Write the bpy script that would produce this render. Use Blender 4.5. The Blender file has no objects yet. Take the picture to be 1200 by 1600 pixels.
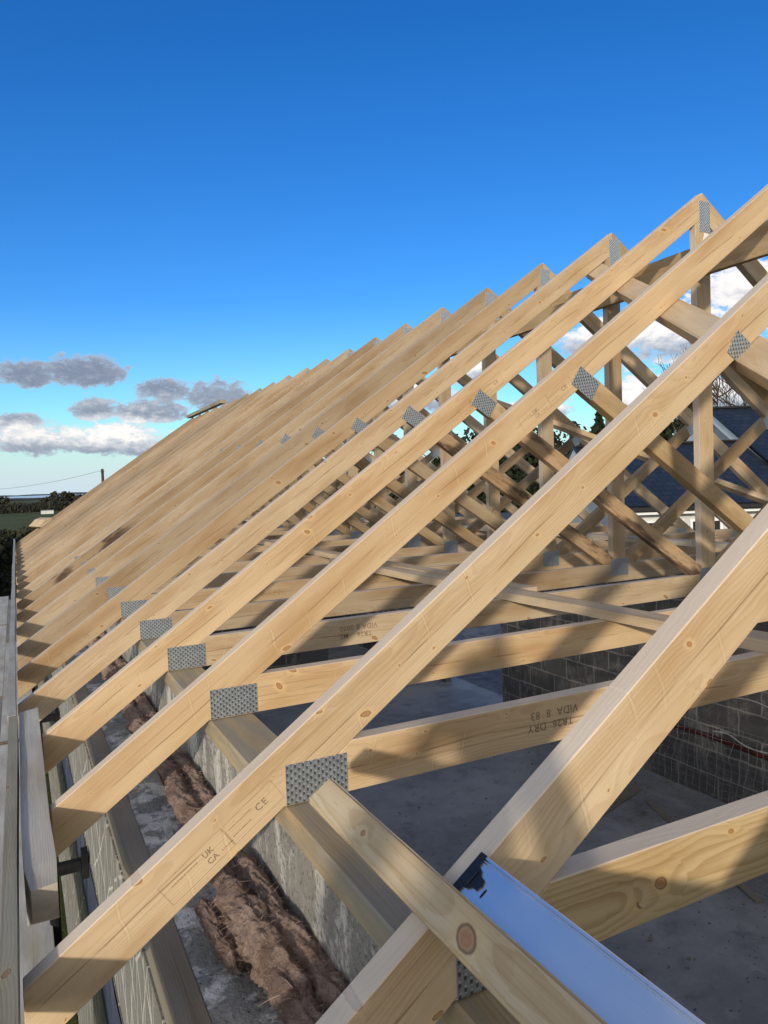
import bpy, bmesh, math, random
from mathutils import Vector, Matrix, noise
random.seed(7)
R = math.radians
SC = bpy.context.scene
COL = SC.collection

# ------------------------------------------------------------------ camera
cam_d = bpy.data.cameras.new('camera')
cam = bpy.data.objects.new('camera', cam_d); COL.objects.link(cam)
_F = Vector((0.4486, 0.8928, -0.0398)); _R = Vector((0.8923, -0.4499, -0.0358)); _U = Vector((0.0499, 0.0194, 0.9986))
m = Matrix.Identity(4)
for i in range(3):
    m[i][0] = _R[i]; m[i][1] = _U[i]; m[i][2] = -_F[i]
m[0][3], m[1][3], m[2][3] = -0.4266, -0.7137, 0.607
cam.matrix_world = m
cam_d.sensor_fit = 'AUTO'; cam_d.sensor_width = 36.0
cam_d.lens = 36.0 * 1144.64 / 1600.0
cam_d.clip_start = 0.02; cam_d.clip_end = 40000
SC.camera = cam

# ------------------------------------------------------------------ light
SUN_DIR = Vector((0.70, 1.0, -0.262)).normalized()      # the way the light travels
SUN_EL = math.asin(-SUN_DIR.z)
SUN_AZ = math.atan2(-SUN_DIR.x, -SUN_DIR.y)            # clockwise from +Y
sd = bpy.data.lights.new('sun', 'SUN'); sd.energy = 2.0; sd.angle = R(1.8); sd.color = (1.0, 0.89, 0.73)
sun = bpy.data.objects.new('sun', sd); COL.objects.link(sun)
sun.rotation_euler = SUN_DIR.to_track_quat('-Z', 'Y').to_euler()
sun.location = (-20, -20, 12)
SC.view_settings.view_transform = 'Standard'; SC.view_settings.look = 'None'
SC.view_settings.gamma = 1.0; SC.view_settings.exposure = 0.62
SC.view_settings.use_curve_mapping = False


# ------------------------------------------------------------------ node helper
class G:
    """small node-graph writer"""
    def __init__(s, tree):
        s.t = tree
    def n(s, typ, **kw):
        nd = s.t.nodes.new(typ)
        for k, v in kw.items():
            if k.startswith('_'):
                setattr(nd, k[1:], v)
            else:
                key = int(k[1:]) if k[0] == 'i' and k[1:].isdigit() else k.replace('__', ' ')
                s.put(nd.inputs[key], v)
        return nd
    def put(s, sock, v):
        if isinstance(v, bpy.types.NodeSocket):
            s.t.links.new(v, sock)
        elif isinstance(v, bpy.types.Node):
            s.t.links.new(v.outputs[0], sock)
        else:
            if hasattr(sock.default_value, '__len__') and len(sock.default_value) == 4 and len(v) == 3:
                v = tuple(v) + (1.0,)
            sock.default_value = v
    def m(s, op, a, b=None, c=None, clamp=False):
        nd = s.t.nodes.new('ShaderNodeMath'); nd.operation = op; nd.use_clamp = clamp
        s.put(nd.inputs[0], a)
        if b is not None: s.put(nd.inputs[1], b)
        if c is not None: s.put(nd.inputs[2], c)
        return nd.outputs[0]
    def v(s, op, a, b=None, scale=None):
        nd = s.t.nodes.new('ShaderNodeVectorMath'); nd.operation = op
        s.put(nd.inputs[0], a)
        if b is not None: s.put(nd.inputs[1], b)
        if scale is not None: s.put(nd.inputs[3], scale)
        return nd.outputs['Value'] if op in ('LENGTH', 'DOT_PRODUCT', 'DISTANCE') else nd.outputs[0]
    def mix(s, f, a, b, mode='MIX'):
        nd = s.t.nodes.new('ShaderNodeMix'); nd.data_type = 'RGBA'; nd.blend_type = mode
        s.put(nd.inputs[0], f); s.put(nd.inputs[6], a); s.put(nd.inputs[7], b)
        return nd.outputs[2]
    def step(s, x, lo, hi):
        nd = s.t.nodes.new('ShaderNodeMapRange'); nd.interpolation_type = 'SMOOTHSTEP'
        s.put(nd.inputs[0], x); s.put(nd.inputs[1], lo); s.put(nd.inputs[2], hi)
        nd.inputs[3].default_value = 0; nd.inputs[4].default_value = 1
        return nd.outputs[0]
    def noise(s, vec, scale, detail=3, rough=.5, dist=0.0):
        nd = s.t.nodes.new('ShaderNodeTexNoise')
        s.put(nd.inputs['Vector'], vec); s.put(nd.inputs['Scale'], scale)
        nd.inputs['Detail'].default_value = detail; nd.inputs['Roughness'].default_value = rough
        nd.inputs['Distortion'].default_value = dist
        return nd.outputs[0]
    def sep(s, vec):
        nd = s.t.nodes.new('ShaderNodeSeparateXYZ'); s.put(nd.inputs[0], vec); return nd.outputs
    def comb(s, x, y, z):
        nd = s.t.nodes.new('ShaderNodeCombineXYZ')
        for i, q in enumerate((x, y, z)): s.put(nd.inputs[i], q)
        return nd.outputs[0]
    def ramp(s, f, stops, interp='LINEAR'):
        nd = s.t.nodes.new('ShaderNodeValToRGB'); s.put(nd.inputs[0], f)
        cr = nd.color_ramp; cr.interpolation = interp
        while len(cr.elements) < len(stops): cr.elements.new(0.5)
        for e, (p, c) in zip(cr.elements, stops):
            e.position = p; e.color = tuple(c) + (1.0,) if len(c) == 3 else c
        return nd.outputs[0]


# ------------------------------------------------------------------ world: sky and clouds (in direction space)
W = bpy.data.worlds.new('World'); SC.world = W; W.use_nodes = True
W.node_tree.nodes.clear()
g = G(W.node_tree)
sky = g.n('ShaderNodeTexSky', _sky_type='NISHITA', _sun_disc=False)
sky.sun_elevation = SUN_EL; sky.sun_rotation = SUN_AZ
sky.altitude = 0; sky.air_density = 1.0; sky.dust_density = 0.3; sky.ozone_density = 2.0
SKY_GAIN = 1.0
tc = g.n('ShaderNodeTexCoord')
d = tc.outputs['Generated']
dx, dy, dz = g.sep(d)
el = g.m('MULTIPLY', g.m('ARCSINE', dz), 57.29578)
az = g.m('MULTIPLY', g.m('ARCTAN2', dx, dy), 57.29578)
skyc = g.n('ShaderNodeHueSaturation', Saturation=1.30, Value=1.0, Color=sky.outputs[0]).outputs[0]
skyc = g.mix(1.0, skyc, (0.86, 1.02, 1.16), 'MULTIPLY')
# a deeper, cleaner blue on the side away from the sun
deep = g.ramp(g.m('DIVIDE', el, 90.0), [(0.0, (.53, .67, .68)), (.088, (.48, .61, .67)), (.122, (.40, .555, .69)), (.152, (.32, .51, .71)), (.37, (.205, .455, .665)), (.50, (.36, .67, .92)), (.72, (1.15, 1.15, 1.10)), (1.0, (1.2, 1.2, 1.15))])
away = g.v('DOT_PRODUCT', d, tuple(Vector((SUN_DIR.x, SUN_DIR.y, 0)).normalized()))
# unseen sky overhead and sunward, made pale and bright to fill the shade
pale = g.n('ShaderNodeHueSaturation', Saturation=.42, Value=1.15, Color=sky.outputs[0]).outputs[0]
pale = g.mix(1.0, pale, (1.06, 1.0, .95), 'MULTIPLY')
front = g.m('MULTIPLY', g.step(away, -.15, .45), g.step(el, 76, 50))
skyc = g.mix(front, pale, g.mix(1.0, skyc, deep, 'MULTIPLY'))
# the clouds: ellipses (azimuth, elevation, half width, half height, white share) broken up by noise
CLOUDS = [(1.1, 8.3, 2.3, 1.35, .0), (5.0, 8.5, 3.3, 1.55, .0), (10.3, 7.4, 2.6, 1.1, .0), (14.4, 7.0, 3.2, 1.6, .12),
          (5.4, 5.9, 1.9, 1.15, .25), (9.3, 5.8, 3.0, 1.2, .25), (1.7, 3.7, 3.5, 1.35, .75), (6.5, 3.7, 4.6, 1.55, .9),
          (0.5, 5.1, 2.2, .7, .2), (10.5, 3.1, 4.6, .9, .5), (-3.5, 4.0, 4.0, 1.5, .6), (-6, 7.5, 3.0, 1.2, .1),
          (49.0, 9.6, 6.0, 3.1, 1.0), (53.5, 12.2, 3.8, 2.6, 1.0), (44.3, 9.9, 4.8, 2.0, .9), (47.4, 5.2, 4.4, 2.4, 1.0),
          (33.2, 8.2, 2.6, 1.6, .9), (53.0, 5.2, 4.2, 2.0, 1.0), (29.4, 6.4, 3.6, 1.5, .9), (38.0, 5.0, 3.5, 1.0, .9),
          (62, 9, 7, 4, 1.0), (75, 7, 7, 3, .9), (-18, 6, 5, 2, .5), (-35, 7, 8, 2.5, .6), (23, 4.6, 4, 1.1, .7)]
nv = g.comb(g.m('MULTIPLY', az, 1.0), g.m('MULTIPLY', el, 1.7), 3.3)
nz1 = g.noise(nv, 0.42, 10, .62, .6)
nz2 = g.noise(g.v('ADD', nv, (3, 9, 0)), 1.25, 8, .66, .3)
nn = g.m('ADD', g.m('MULTIPLY', g.m('SUBTRACT', nz1, .5), 2.1), g.m('MULTIPLY', g.m('SUBTRACT', nz2, .5), 2.0))
nvs = g.v('ADD', nv, (-.25, .75, 0))
nns = g.m('ADD', g.m('MULTIPLY', g.m('SUBTRACT', g.noise(nvs, 0.42, 10, .62, .6), .5), 2.1), g.m('MULTIPLY', g.m('SUBTRACT', g.noise(g.v('ADD', nvs, (3, 9, 0)), 1.25, 8, .66, .3), .5), 2.0))
relief = g.m('SUBTRACT', nn, nns)
nz3 = g.noise(nv, 5.5, 6, .65)
nn = g.m('ADD', nn, g.m('MULTIPLY', g.m('SUBTRACT', nz3, .5), .55))
dens = None; lit = None
for (a, e, w, h, wt) in CLOUDS:
    qa = g.m('DIVIDE', g.m('SUBTRACT', az, a), w); qe = g.m('DIVIDE', g.m('SUBTRACT', el, e), h)
    qe2 = g.m('MULTIPLY', qe, g.m('ADD', 1.0, g.m('MULTIPLY', g.m('LESS_THAN', qe, 0.0), .35)))
    mk = g.m('SUBTRACT', 1.0, g.m('ADD', g.m('MULTIPLY', qa, qa), g.m('MULTIPLY', qe2, qe2)))
    mk = g.m('MAXIMUM', mk, -1.5)
    li = g.m('MULTIPLY', g.m('ADD', mk, 1.5), g.m('MULTIPLY', wt, g.step(qe, -.75, .55)))
    dens = mk if dens is None else g.m('SMOOTH_MAX', dens, mk, .35)
    lit = li if lit is None else g.m('MAXIMUM', lit, li)
dd = g.m('ADD', dens, nn)
alpha = g.step(dd, .02, .56)
lit = g.m('ADD', g.m('MULTIPLY', lit, .50), g.m('ADD', g.m('MULTIPLY', nn, .12), g.m('MULTIPLY', relief, .34)), clamp=True)
ccol = g.ramp(lit, [(0.0, (.235, .275, .37)), (.28, (.35, .385, .47)), (.55, (.62, .64, .69)), (.85, (.98, .95, .92)), (1.0, (1.05, 1.0, .97))])
ccol = g.mix(g.step(dd, .9, .1), ccol, g.mix(.55, ccol, (.62, .72, .84)))
# pale air near the horizon
CL_GAIN = 4.4
cc = g.v('SCALE', ccol, scale=CL_GAIN)
hz = g.m('MULTIPLY', g.step(el, 6.0, .3), .92)
skyc = g.mix(hz, skyc, (.62 * 4.4, .745 * 4.4, .86 * 4.4))
mixc = g.mix(g.m('MULTIPLY', alpha, .96), skyc, cc)
bg = g.n('ShaderNodeBackground', Color=mixc, Strength=0.15)
wo = g.n('ShaderNodeOutputWorld', Surface=bg)


# ------------------------------------------------------------------ materials
def mat(name):
    mt = bpy.data.materials.new(name); mt.use_nodes = True
    mt.node_tree.nodes.clear()
    return mt, G(mt.node_tree)

def finish(g, col, rough, bump=None, dist=.002, strength=.5, metallic=0.0, spec=.35):
    b = g.n('ShaderNodeBsdfPrincipled')
    g.put(b.inputs['Base Color'], col); g.put(b.inputs['Roughness'], rough)
    b.inputs['Metallic'].default_value = metallic; b.inputs['Specular IOR Level'].default_value = spec
    if bump is not None:
        bn = g.n('ShaderNodeBump', Height=bump); bn.inputs['Distance'].default_value = dist
        bn.inputs['Strength'].default_value = strength
        g.put(b.inputs['Normal'], bn.outputs[0])
    o = g.n('ShaderNodeOutputMaterial', Surface=b.outputs[0])

def wood(name, early, late, knot=(.20, .085, .03), contrast=1.0, stain=0.0, grey=0.0, knots=.62, ring=.0048, stain_x=(-9, 9), stain_lo=.47, face='xz', big=(), edge=0.0, whorl=0.0):
    """sawn softwood: growth rings round a pith lying outside the board, knots that bend them; object x is the grain"""
    mt, g = mat(name)
    tc = g.n('ShaderNodeTexCoord'); oi = g.n('ShaderNodeObjectInfo')
    rnd = oi.outputs['Random']
    p0 = tc.outputs['Object']
    if face == 'xy':
        _q = g.sep(p0); p0 = g.comb(_q[0], _q[2], _q[1])
    p0x = g.sep(p0)[0]
    off = g.v('SCALE', (37.0, 0, 0), scale=rnd)
    p = g.v('ADD', p0, off)
    x, y, z = g.sep(p)
    # knots
    S = (.21, 50.0, .075)
    pv = g.v('DIVIDE', p, S)
    vo = g.n('ShaderNodeTexVoronoi', Vector=pv, Scale=1.0, Randomness=1.0)
    vd = g.v('MULTIPLY', g.v('SUBTRACT', pv, vo.outputs['Position']), (.21, 0, .075))
    kx, ky, kz = g.sep(vd)
    cr = g.sep(vo.outputs['Color'])
    wob = g.m('MULTIPLY', g.m('SUBTRACT', g.noise(p, 70, 3), .5), .007)
    kd = g.m('ADD', g.v('LENGTH', g.comb(g.m('MULTIPLY', kx, g.m('ADD', .42, g.m('MULTIPLY', cr[2], .6))), 0, g.m('ADD', kz, g.m('MULTIPLY', kx, g.m('SUBTRACT', cr[1], .5))))), wob)
    has = g.m('GREATER_THAN', cr[0], 1.0 - knots * .75)
    ks = g.m('MULTIPLY', has, g.m('ADD', .0016, g.m('MULTIPLY', g.m('POWER', cr[1], 3.5), .0062)))
    for (bx_, bz_, br_, bs_, bt_) in big:      # a knot the photograph shows at a known place: x, z, radius, stretch, slant
        _q = g.sep(p0); ex = g.m('SUBTRACT', _q[0], bx_); ez = g.m('SUBTRACT', _q[2], bz_)
        k2 = g.m('ADD', g.v('LENGTH', g.comb(g.m('MULTIPLY', g.m('ADD', ex, g.m('MULTIPLY', ez, bt_)), bs_), 0, ez)), g.m('MULTIPLY', wob, .6))
        sel = g.m('LESS_THAN', k2, br_ * 5)
        kd = g.m('ADD', g.m('MULTIPLY', kd, g.m('SUBTRACT', 1.0, sel)), g.m('MULTIPLY', k2, sel))
        ks = g.m('ADD', g.m('MULTIPLY', ks, g.m('SUBTRACT', 1.0, sel)), g.m('MULTIPLY', sel, br_))
        has = g.m('MAXIMUM', has, sel)
    kmask = g.step(kd, ks, g.m('MULTIPLY', ks, .55))
    kring = g.m('MULTIPLY', g.step(kd, g.m('MULTIPLY', ks, 1.25), ks), g.step(kd, g.m('MULTIPLY', ks, .62), ks))
    push = g.m('MULTIPLY', has, g.m('MULTIPLY', g.m('POWER', 2.718, g.m('DIVIDE', g.m('MULTIPLY', kd, -1.0), g.m('ADD', .009, g.m('MULTIPLY', ks, 1.1)))), g.m('ADD', .004, g.m('MULTIPLY', ks, 1.3))))
    # rings
    lowp = g.v('MULTIPLY', p, (.9, 3.0, 3.0))
    wa = g.m('MULTIPLY', g.m('SUBTRACT', g.noise(lowp, 1.6, 2), .5), .060)
    wb = g.m('MULTIPLY', g.m('SUBTRACT', g.noise(g.v('MULTIPLY', p, (5, 9, 9)), 1.3, 2), .5), .014)
    cy = g.m('ADD', .022, g.m('MULTIPLY', rnd, .05))
    cz = g.m('MULTIPLY', g.m('SUBTRACT', g.m('FRACT', g.m('MULTIPLY', rnd, 7.31)), .25), .13)
    ry = g.m('SUBTRACT', y, cy); rz = g.m('SUBTRACT', z, cz)
    rr = g.m('SQRT', g.m('ADD', g.m('MULTIPLY', ry, ry), g.m('MULTIPLY', rz, rz)))
    rr = g.m('ADD', g.m('ADD', rr, wa), g.m('ADD', wb, push))
    fr = g.m('FRACT', g.m('DIVIDE', rr, ring))
    lw = g.m('MULTIPLY', g.step(fr, .25, .86), g.step(fr, 1.0, .93))
    # width of latewood varies from ring to ring
    rn = g.noise(g.comb(g.m('FLOOR', g.m('DIVIDE', rr, ring)), 0, 0), 3.7, 0)
    lw = g.m('MULTIPLY', lw, g.m('ADD', .25, g.m('MULTIPLY', rn, .95)))
    fib = g.noise(g.v('MULTIPLY', p, (9, 480, 480)), 1.0, 4, .65)
    strk = g.noise(g.v('MULTIPLY', p, (1.1, 130, 130)), 1.0, 4, .6)
    lrg = g.noise(g.v('MULTIPLY', p, (2.2, 12, 12)), 1.0, 3)
    pit = g.noise(g.v('MULTIPLY', p, (35, 200, 240)), 1.0, 2)
    c = g.mix(g.m('MULTIPLY', lw, .42 * contrast), early, late)
    c = g.mix(g.m('MULTIPLY', g.m('SUBTRACT', fib, .30), .62), c, (late[0] * .8, late[1] * .8, late[2] * .8))
    c = g.mix(g.m('MULTIPLY', g.step(strk, .55, .72), .45), c, (late[0] * .72, late[1] * .68, late[2] * .62))
    c = g.mix(g.step(lrg, .42, .75), c, g.mix(1.0, c, (.80, .70, .58), 'MULTIPLY'))
    c = g.mix(g.step(lrg, .50, .28), c, g.mix(1.0, c, (1.07, 1.08, 1.10), 'MULTIPLY'))
    c = g.mix(g.m('MULTIPLY', g.step(pit, .66, .74), .35), c, (late[0] * .55, late[1] * .5, late[2] * .45))
    if whorl:
        wx = g.m('ADD', g.m('ADD', p0x, g.m('MULTIPLY', rnd, 19.0)), g.m('ADD', g.m('MULTIPLY', z, -.35), g.m('MULTIPLY', g.m('SUBTRACT', g.noise(p, 24, 2), .5), .022)))
        v1 = g.n('ShaderNodeTexVoronoi', _voronoi_dimensions='1D', W=g.m('DIVIDE', wx, .34), Randomness=1.0)
        wd = g.m('MULTIPLY', v1.outputs['Distance'], .34); wc = g.sep(v1.outputs['Color'])
        wz = g.step(g.m('ABSOLUTE', g.m('SUBTRACT', z, g.m('MULTIPLY', wc[1], .10))), .050, .012)
        wst = g.m('MULTIPLY', g.m('MULTIPLY', g.step(wc[0], .35, .9), wz), whorl)
        c = g.mix(g.m('MULTIPLY', g.step(wd, .018, .001), g.m('MULTIPLY', wst, .27)), c, (min(1, early[0] * 1.30), min(1, early[1] * 1.34), early[2] * 1.36))
        arc = g.m('MULTIPLY', g.step(wd, .015, .019), g.step(wd, .027, .021))
        c = g.mix(g.m('MULTIPLY', arc, g.m('MULTIPLY', wst, .34)), c, (late[0] * .62, late[1] * .55, late[2] * .5))
        hz_ = g.m('ADD', .046, g.m('MULTIPLY', g.m('SUBTRACT', g.noise(g.v('MULTIPLY', p, (1.3, 0, 0)), 1.0, 2), .5), .07))
        hd = g.m('SUBTRACT', z, hz_)
        c = g.mix(g.m('MULTIPLY', g.step(hd, -.004, .004), .34), c, g.mix(1.0, c, (.86, .80, .76), 'MULTIPLY'))
        hl = g.m('MULTIPLY', g.step(g.m('ABSOLUTE', hd), .0022, .0006), g.step(g.noise(g.v('MULTIPLY', p, (4, 1, 1)), 1.0, 3), .44, .56))
        c = g.mix(g.m('MULTIPLY', hl, .75 * whorl), c, (late[0] * .42, late[1] * .36, late[2] * .30))
    halo = g.m('MULTIPLY', has, g.m('MULTIPLY', g.step(kd, g.m('MULTIPLY', ks, 3.4), ks), .55))
    c = g.mix(halo, c, (min(1, early[0] * 1.08), early[1] * .98, early[2] * .80))
    c = g.mix(g.m('MULTIPLY', kmask, .80), c, g.mix(g.noise(p, 180, 2), knot, (knot[0] * 2.2, knot[1] * 2.4, knot[2] * 2.4)))
    c = g.mix(g.m('MULTIPLY', g.m('MULTIPLY', kring, has), .75), c, (knot[0] * .45, knot[1] * .4, knot[2] * .4))
    if stain:
        st = g.noise(g.v('MULTIPLY', p, (3.5, 20, 14)), 1.0, 6, .65)
        near = g.m('MULTIPLY', g.step(g.sep(p0)[0], stain_x[1], stain_x[1] - .25), g.step(g.sep(p0)[0], stain_x[0], stain_x[0] + .1))
        c = g.mix(g.m('MULTIPLY', g.m('MULTIPLY', g.step(st, stain_lo, stain_lo + .15), stain), near), c, (.075, .040, .024))
    if grey:
        gr = g.noise(g.v('MULTIPLY', p, (4, 30, 22)), 1.0, 5, .6)
        c = g.mix(g.m('MULTIPLY', g.step(gr, .3, .7), grey), c, (.23, .23, .22))
    # dirt specks and dings of a building site
    sp = g.noise(g.v('ADD', p, (5, 5, 5)), 75, 3, .7)
    c = g.mix(g.m('MULTIPLY', g.step(sp, .70, .76), .45), c, (.12, .085, .055))
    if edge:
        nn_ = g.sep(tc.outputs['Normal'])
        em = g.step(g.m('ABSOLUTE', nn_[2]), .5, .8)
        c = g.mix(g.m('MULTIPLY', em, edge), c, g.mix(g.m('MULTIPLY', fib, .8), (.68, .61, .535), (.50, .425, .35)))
    oc = oi.outputs['Color']
    c = g.mix(1.0, c, oc, 'MULTIPLY')
    hb = g.m('ADD', g.m('MULTIPLY', lw, .5), g.m('ADD', g.m('MULTIPLY', fib, .8), g.m('MULTIPLY', kmask, -.6)))
    finish(g, c, g.m('ADD', .56, g.m('MULTIPLY', fib, .2)), hb, .0006, .55, spec=.28)
    return mt

M = {}
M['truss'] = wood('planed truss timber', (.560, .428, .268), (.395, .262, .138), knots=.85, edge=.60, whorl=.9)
M['web'] = wood('brownish web timber', (.46, .34, .195), (.31, .20, .095), stain=.22)
M['mould'] = wood('mould marked timber', (.52, .36, .205), (.35, .21, .10), stain=.85)
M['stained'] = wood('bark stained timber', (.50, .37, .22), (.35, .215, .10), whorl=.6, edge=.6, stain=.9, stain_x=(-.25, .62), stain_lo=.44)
M['batten'] = wood('pale batten timber', (.60, .485, .32), (.45, .315, .165), knots=.15, ring=.008, contrast=1.5, face='xy', knot=(.21, .085, .042), big=((.425, -.006, .0116, .75, .55), (.165, -.002, .0036, .8, .3)))
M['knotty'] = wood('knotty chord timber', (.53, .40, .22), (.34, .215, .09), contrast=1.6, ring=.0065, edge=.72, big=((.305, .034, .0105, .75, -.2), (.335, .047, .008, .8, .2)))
M['treated'] = wood('treated green timber', (.36, .32, .215), (.23, .195, .12), grey=.35, face='xy')
M['plate'] = wood('damp wall plate timber', (.47, .375, .22), (.30, .215, .11), grey=.7, ring=.008, face='xy')
M['board'] = wood('weathered board timber', (.50, .46, .39), (.36, .32, .26), grey=.35, knots=.3, face='xy')
M['dark'] = wood('dark treated timber', (.31, .275, .215), (.19, .16, .12), grey=.3, face='xy')
M['brace'] = wood('brace timber', (.64, .50, .33), (.45, .30, .15), grey=.25, face='xy')

def m_plate():
    mt, g = mat('galvanised nail plate')
    tc = g.n('ShaderNodeTexCoord'); x, y, z = g.sep(tc.outputs['Object'])
    # rows of punched slots, every other row shifted
    row = g.m('FLOOR', g.m('DIVIDE', x, .0080))
    fx = g.m('FRACT', g.m('DIVIDE', x, .0080))
    zz = g.m('ADD', g.m('DIVIDE', z, .0140), g.m('MULTIPLY', g.m('MODULO', row, 2.0), .5))
    fz = g.m('FRACT', zz)
    sx = g.m('MULTIPLY', g.step(fx, .20, .30), g.step(fx, .80, .66))
    sz = g.m('MULTIPLY', g.step(fz, .12, .22), g.step(fz, .90, .80))
    slot = g.m('MULTIPLY', sx, sz)
    tongue = g.m('MULTIPLY', slot, g.step(fz, .50, .60))
    n1 = g.noise(tc.outputs['Object'], 55, 4, .6)
    c = g.mix(n1, (.20, .235, .26), (.49, .525, .55))
    c = g.mix(g.m('MULTIPLY', slot, .75), c, (.05, .052, .054))
    c = g.mix(g.m('MULTIPLY', tongue, .7), c, (.70, .72, .73))
    finish(g, c, g.m('ADD', .30, g.m('MULTIPLY', n1, .25)), g.m('SUBTRACT', g.m('MULTIPLY', tongue, .7), slot), .003, .9, metallic=.65)
    return mt
M['nail'] = m_plate()

def m_simple(name, c1, c2, scale, rough=.8, bump=.003, detail=6, metallic=0, spec=.3, c3=None, bs=.6):
    mt, g = mat(name)
    tc = g.n('ShaderNodeTexCoord'); p = tc.outputs['Object']
    a = g.noise(p, scale, detail, .62); b = g.noise(p, scale * 5.3, 4, .6)
    c = g.mix(g.step(a, .32, .68), c1, c2)
    if c3: c = g.mix(g.step(b, .56, .70), c, c3)
    finish(g, c, rough, g.m('ADD', a, g.m('MULTIPLY', b, .5)), bump, bs, metallic, spec)
    return mt

def m_block(name, c1=(.085, .082, .078), c2=(.17, .162, .152), mort=(.40, .385, .355), axis='y', smear=0.0):
    mt, g = mat(name)
    tc = g.n('ShaderNodeTexCoord'); x, y, z = g.sep(tc.outputs['Object'])
    u = y if axis == 'y' else x
    wv = g.noise(tc.outputs['Object'], 9, 3)
    wz = g.m('MULTIPLY', g.m('SUBTRACT', wv, .5), .034)
    v = g.comb(g.m('ADD', u, wz), g.m('ADD', z, wz), 0)
    br = g.n('ShaderNodeTexBrick', Vector=v, Scale=1.0, Mortar__Size=.011, Mortar__Smooth=.6, Bias=0.0, Brick__Width=.45, Row__Height=.225)
    br.offset = .5; br.squash = 1
    br.inputs['Color1'].default_value = (0.25, 0.25, 0.25, 1); br.inputs['Color2'].default_value = (.9, .9, .9, 1)
    br.inputs['Mortar'].default_value = (.5, .5, .5, 1)
    n1 = g.noise(tc.outputs['Object'], 6, 5, .65); n2 = g.noise(tc.outputs['Object'], 120, 3, .6)
    c = g.mix(g.m('MULTIPLY', g.m('ADD', g.sep(br.outputs[0])[0], n1), .5), c1, c2)
    c = g.mix(g.m('MULTIPLY', g.step(n2, .58, .70), .7), c, (c2[0] * 1.7, c2[1] * 1.7, c2[2] * 1.7))
    c = g.mix(g.m('MULTIPLY', g.step(n2, .42, .32), .6), c, (.03, .03, .03))
    mm = g.mix(n1, mort, (mort[0] * .6, mort[1] * .6, mort[2] * .6))
    c = g.mix(br.outputs['Fac'], c, mm)
    sm = g.noise(g.v('ADD', tc.outputs['Object'], (9, 3, 1)), 3.2, 5, .65)
    c = g.mix(g.m('MULTIPLY', g.step(sm, .60, .72), .55), c, (.42, .41, .38))
    if smear:
        s1 = g.noise(g.v('MULTIPLY', tc.outputs['Object'], (9, 9, 3.0)), 1.0, 5, .7); s2 = g.noise(tc.outputs['Object'], 60, 4, .7)
        c = g.mix(g.m('MULTIPLY', g.step(g.m('ADD', g.m('MULTIPLY', s1, .7), g.m('MULTIPLY', s2, .3)), .49, .60), smear), c, (.62, .60, .55))
        c = g.mix(g.m('MULTIPLY', g.step(s2, .60, .68), .8), c, (.055, .05, .045))
    finish(g, c, .95, g.m('ADD', g.m('MULTIPLY', n2, .6), g.m('MULTIPLY', n1, .4)), .006, .8, spec=.15)
    return mt
M['block'] = m_block('concrete block', smear=.22)
M['blockl'] = m_block('pale speckled block', (.17, .163, .148), (.30, .288, .26), (.34, .325, .295), smear=.85)
M['blockx'] = m_block('concrete block across', axis='x')

def m_mortar():
    mt, g = mat('mortar splashed block top')
    tc = g.n('ShaderNodeTexCoord'); p = tc.outputs['Object']
    a = g.noise(p, 10, 7, .68); b = g.noise(p, 85, 4, .65); e = g.noise(g.v('ADD', p, (4, 4, 4)), 24, 5, .7)
    c = g.mix(b, (.19, .187, .178), (.46, .45, .425))
    c = g.mix(g.m('MULTIPLY', g.step(g.m('ADD', g.m('MULTIPLY', a, .6), g.m('MULTIPLY', e, .4)), .485, .56), .85), c, (.80, .79, .76))
    c = g.mix(g.m('MULTIPLY', g.step(b, .40, .30), .75), c, (.045, .044, .04))
    finish(g, c, .95, g.m('ADD', g.m('MULTIPLY', a, .6), b), .008, .9, spec=.12)
    return mt
M['mortar'] = m_mortar()

def m_render():
    mt, g = mat('scratched render coat')
    tc = g.n('ShaderNodeTexCoord'); p = tc.outputs['Object']
    x, y, z = g.sep(p)
    n0 = g.noise(p, 3.2, 3)
    tot = None
    # combed scratches, several passes of the scratcher at different slants
    for k, (sl, per, ph, wob) in enumerate(((.55, .155, .0, .10), (-.42, .21, .4, .12), (1.5, .33, .2, .2), (-1.15, .40, .7, .2), (.12, .12, .1, .06))):
        q = g.m('ADD', g.m('ADD', y, g.m('MULTIPLY', z, sl)), g.m('MULTIPLY', g.noise(g.v('ADD', p, (k * 3.1, 0, 0)), 2.4, 3), wob))
        f = g.m('ABSOLUTE', g.m('SUBTRACT', g.m('FRACT', g.m('ADD', g.m('DIVIDE', q, per), ph)), .5))
        brk = g.step(g.noise(g.v('ADD', p, (0, k * 5.7, 1)), 4.5, 2), .42, .52)
        s = g.m('MULTIPLY', g.step(f, .042, .012), brk)
        tot = s if tot is None else g.m('MAXIMUM', tot, s)
    gr = g.noise(p, 160, 3, .6); md = g.noise(p, 14, 4, .6)
    c = g.mix(md, (.155, .148, .128), (.27, .262, .23))
    c = g.mix(g.m('MULTIPLY', g.step(gr, .55, .68), .55), c, (.46, .45, .41))
    c = g.mix(g.m('MULTIPLY', g.step(gr, .42, .34), .55), c, (.06, .057, .05))
    c = g.mix(g.m('MULTIPLY', tot, .85), c, (.60, .585, .53))
    finish(g, c, .95, g.m('ADD', g.m('MULTIPLY', tot, .9), g.m('MULTIPLY', gr, .5)), .005, .8, spec=.12)
    return mt
M['render'] = m_render()
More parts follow.
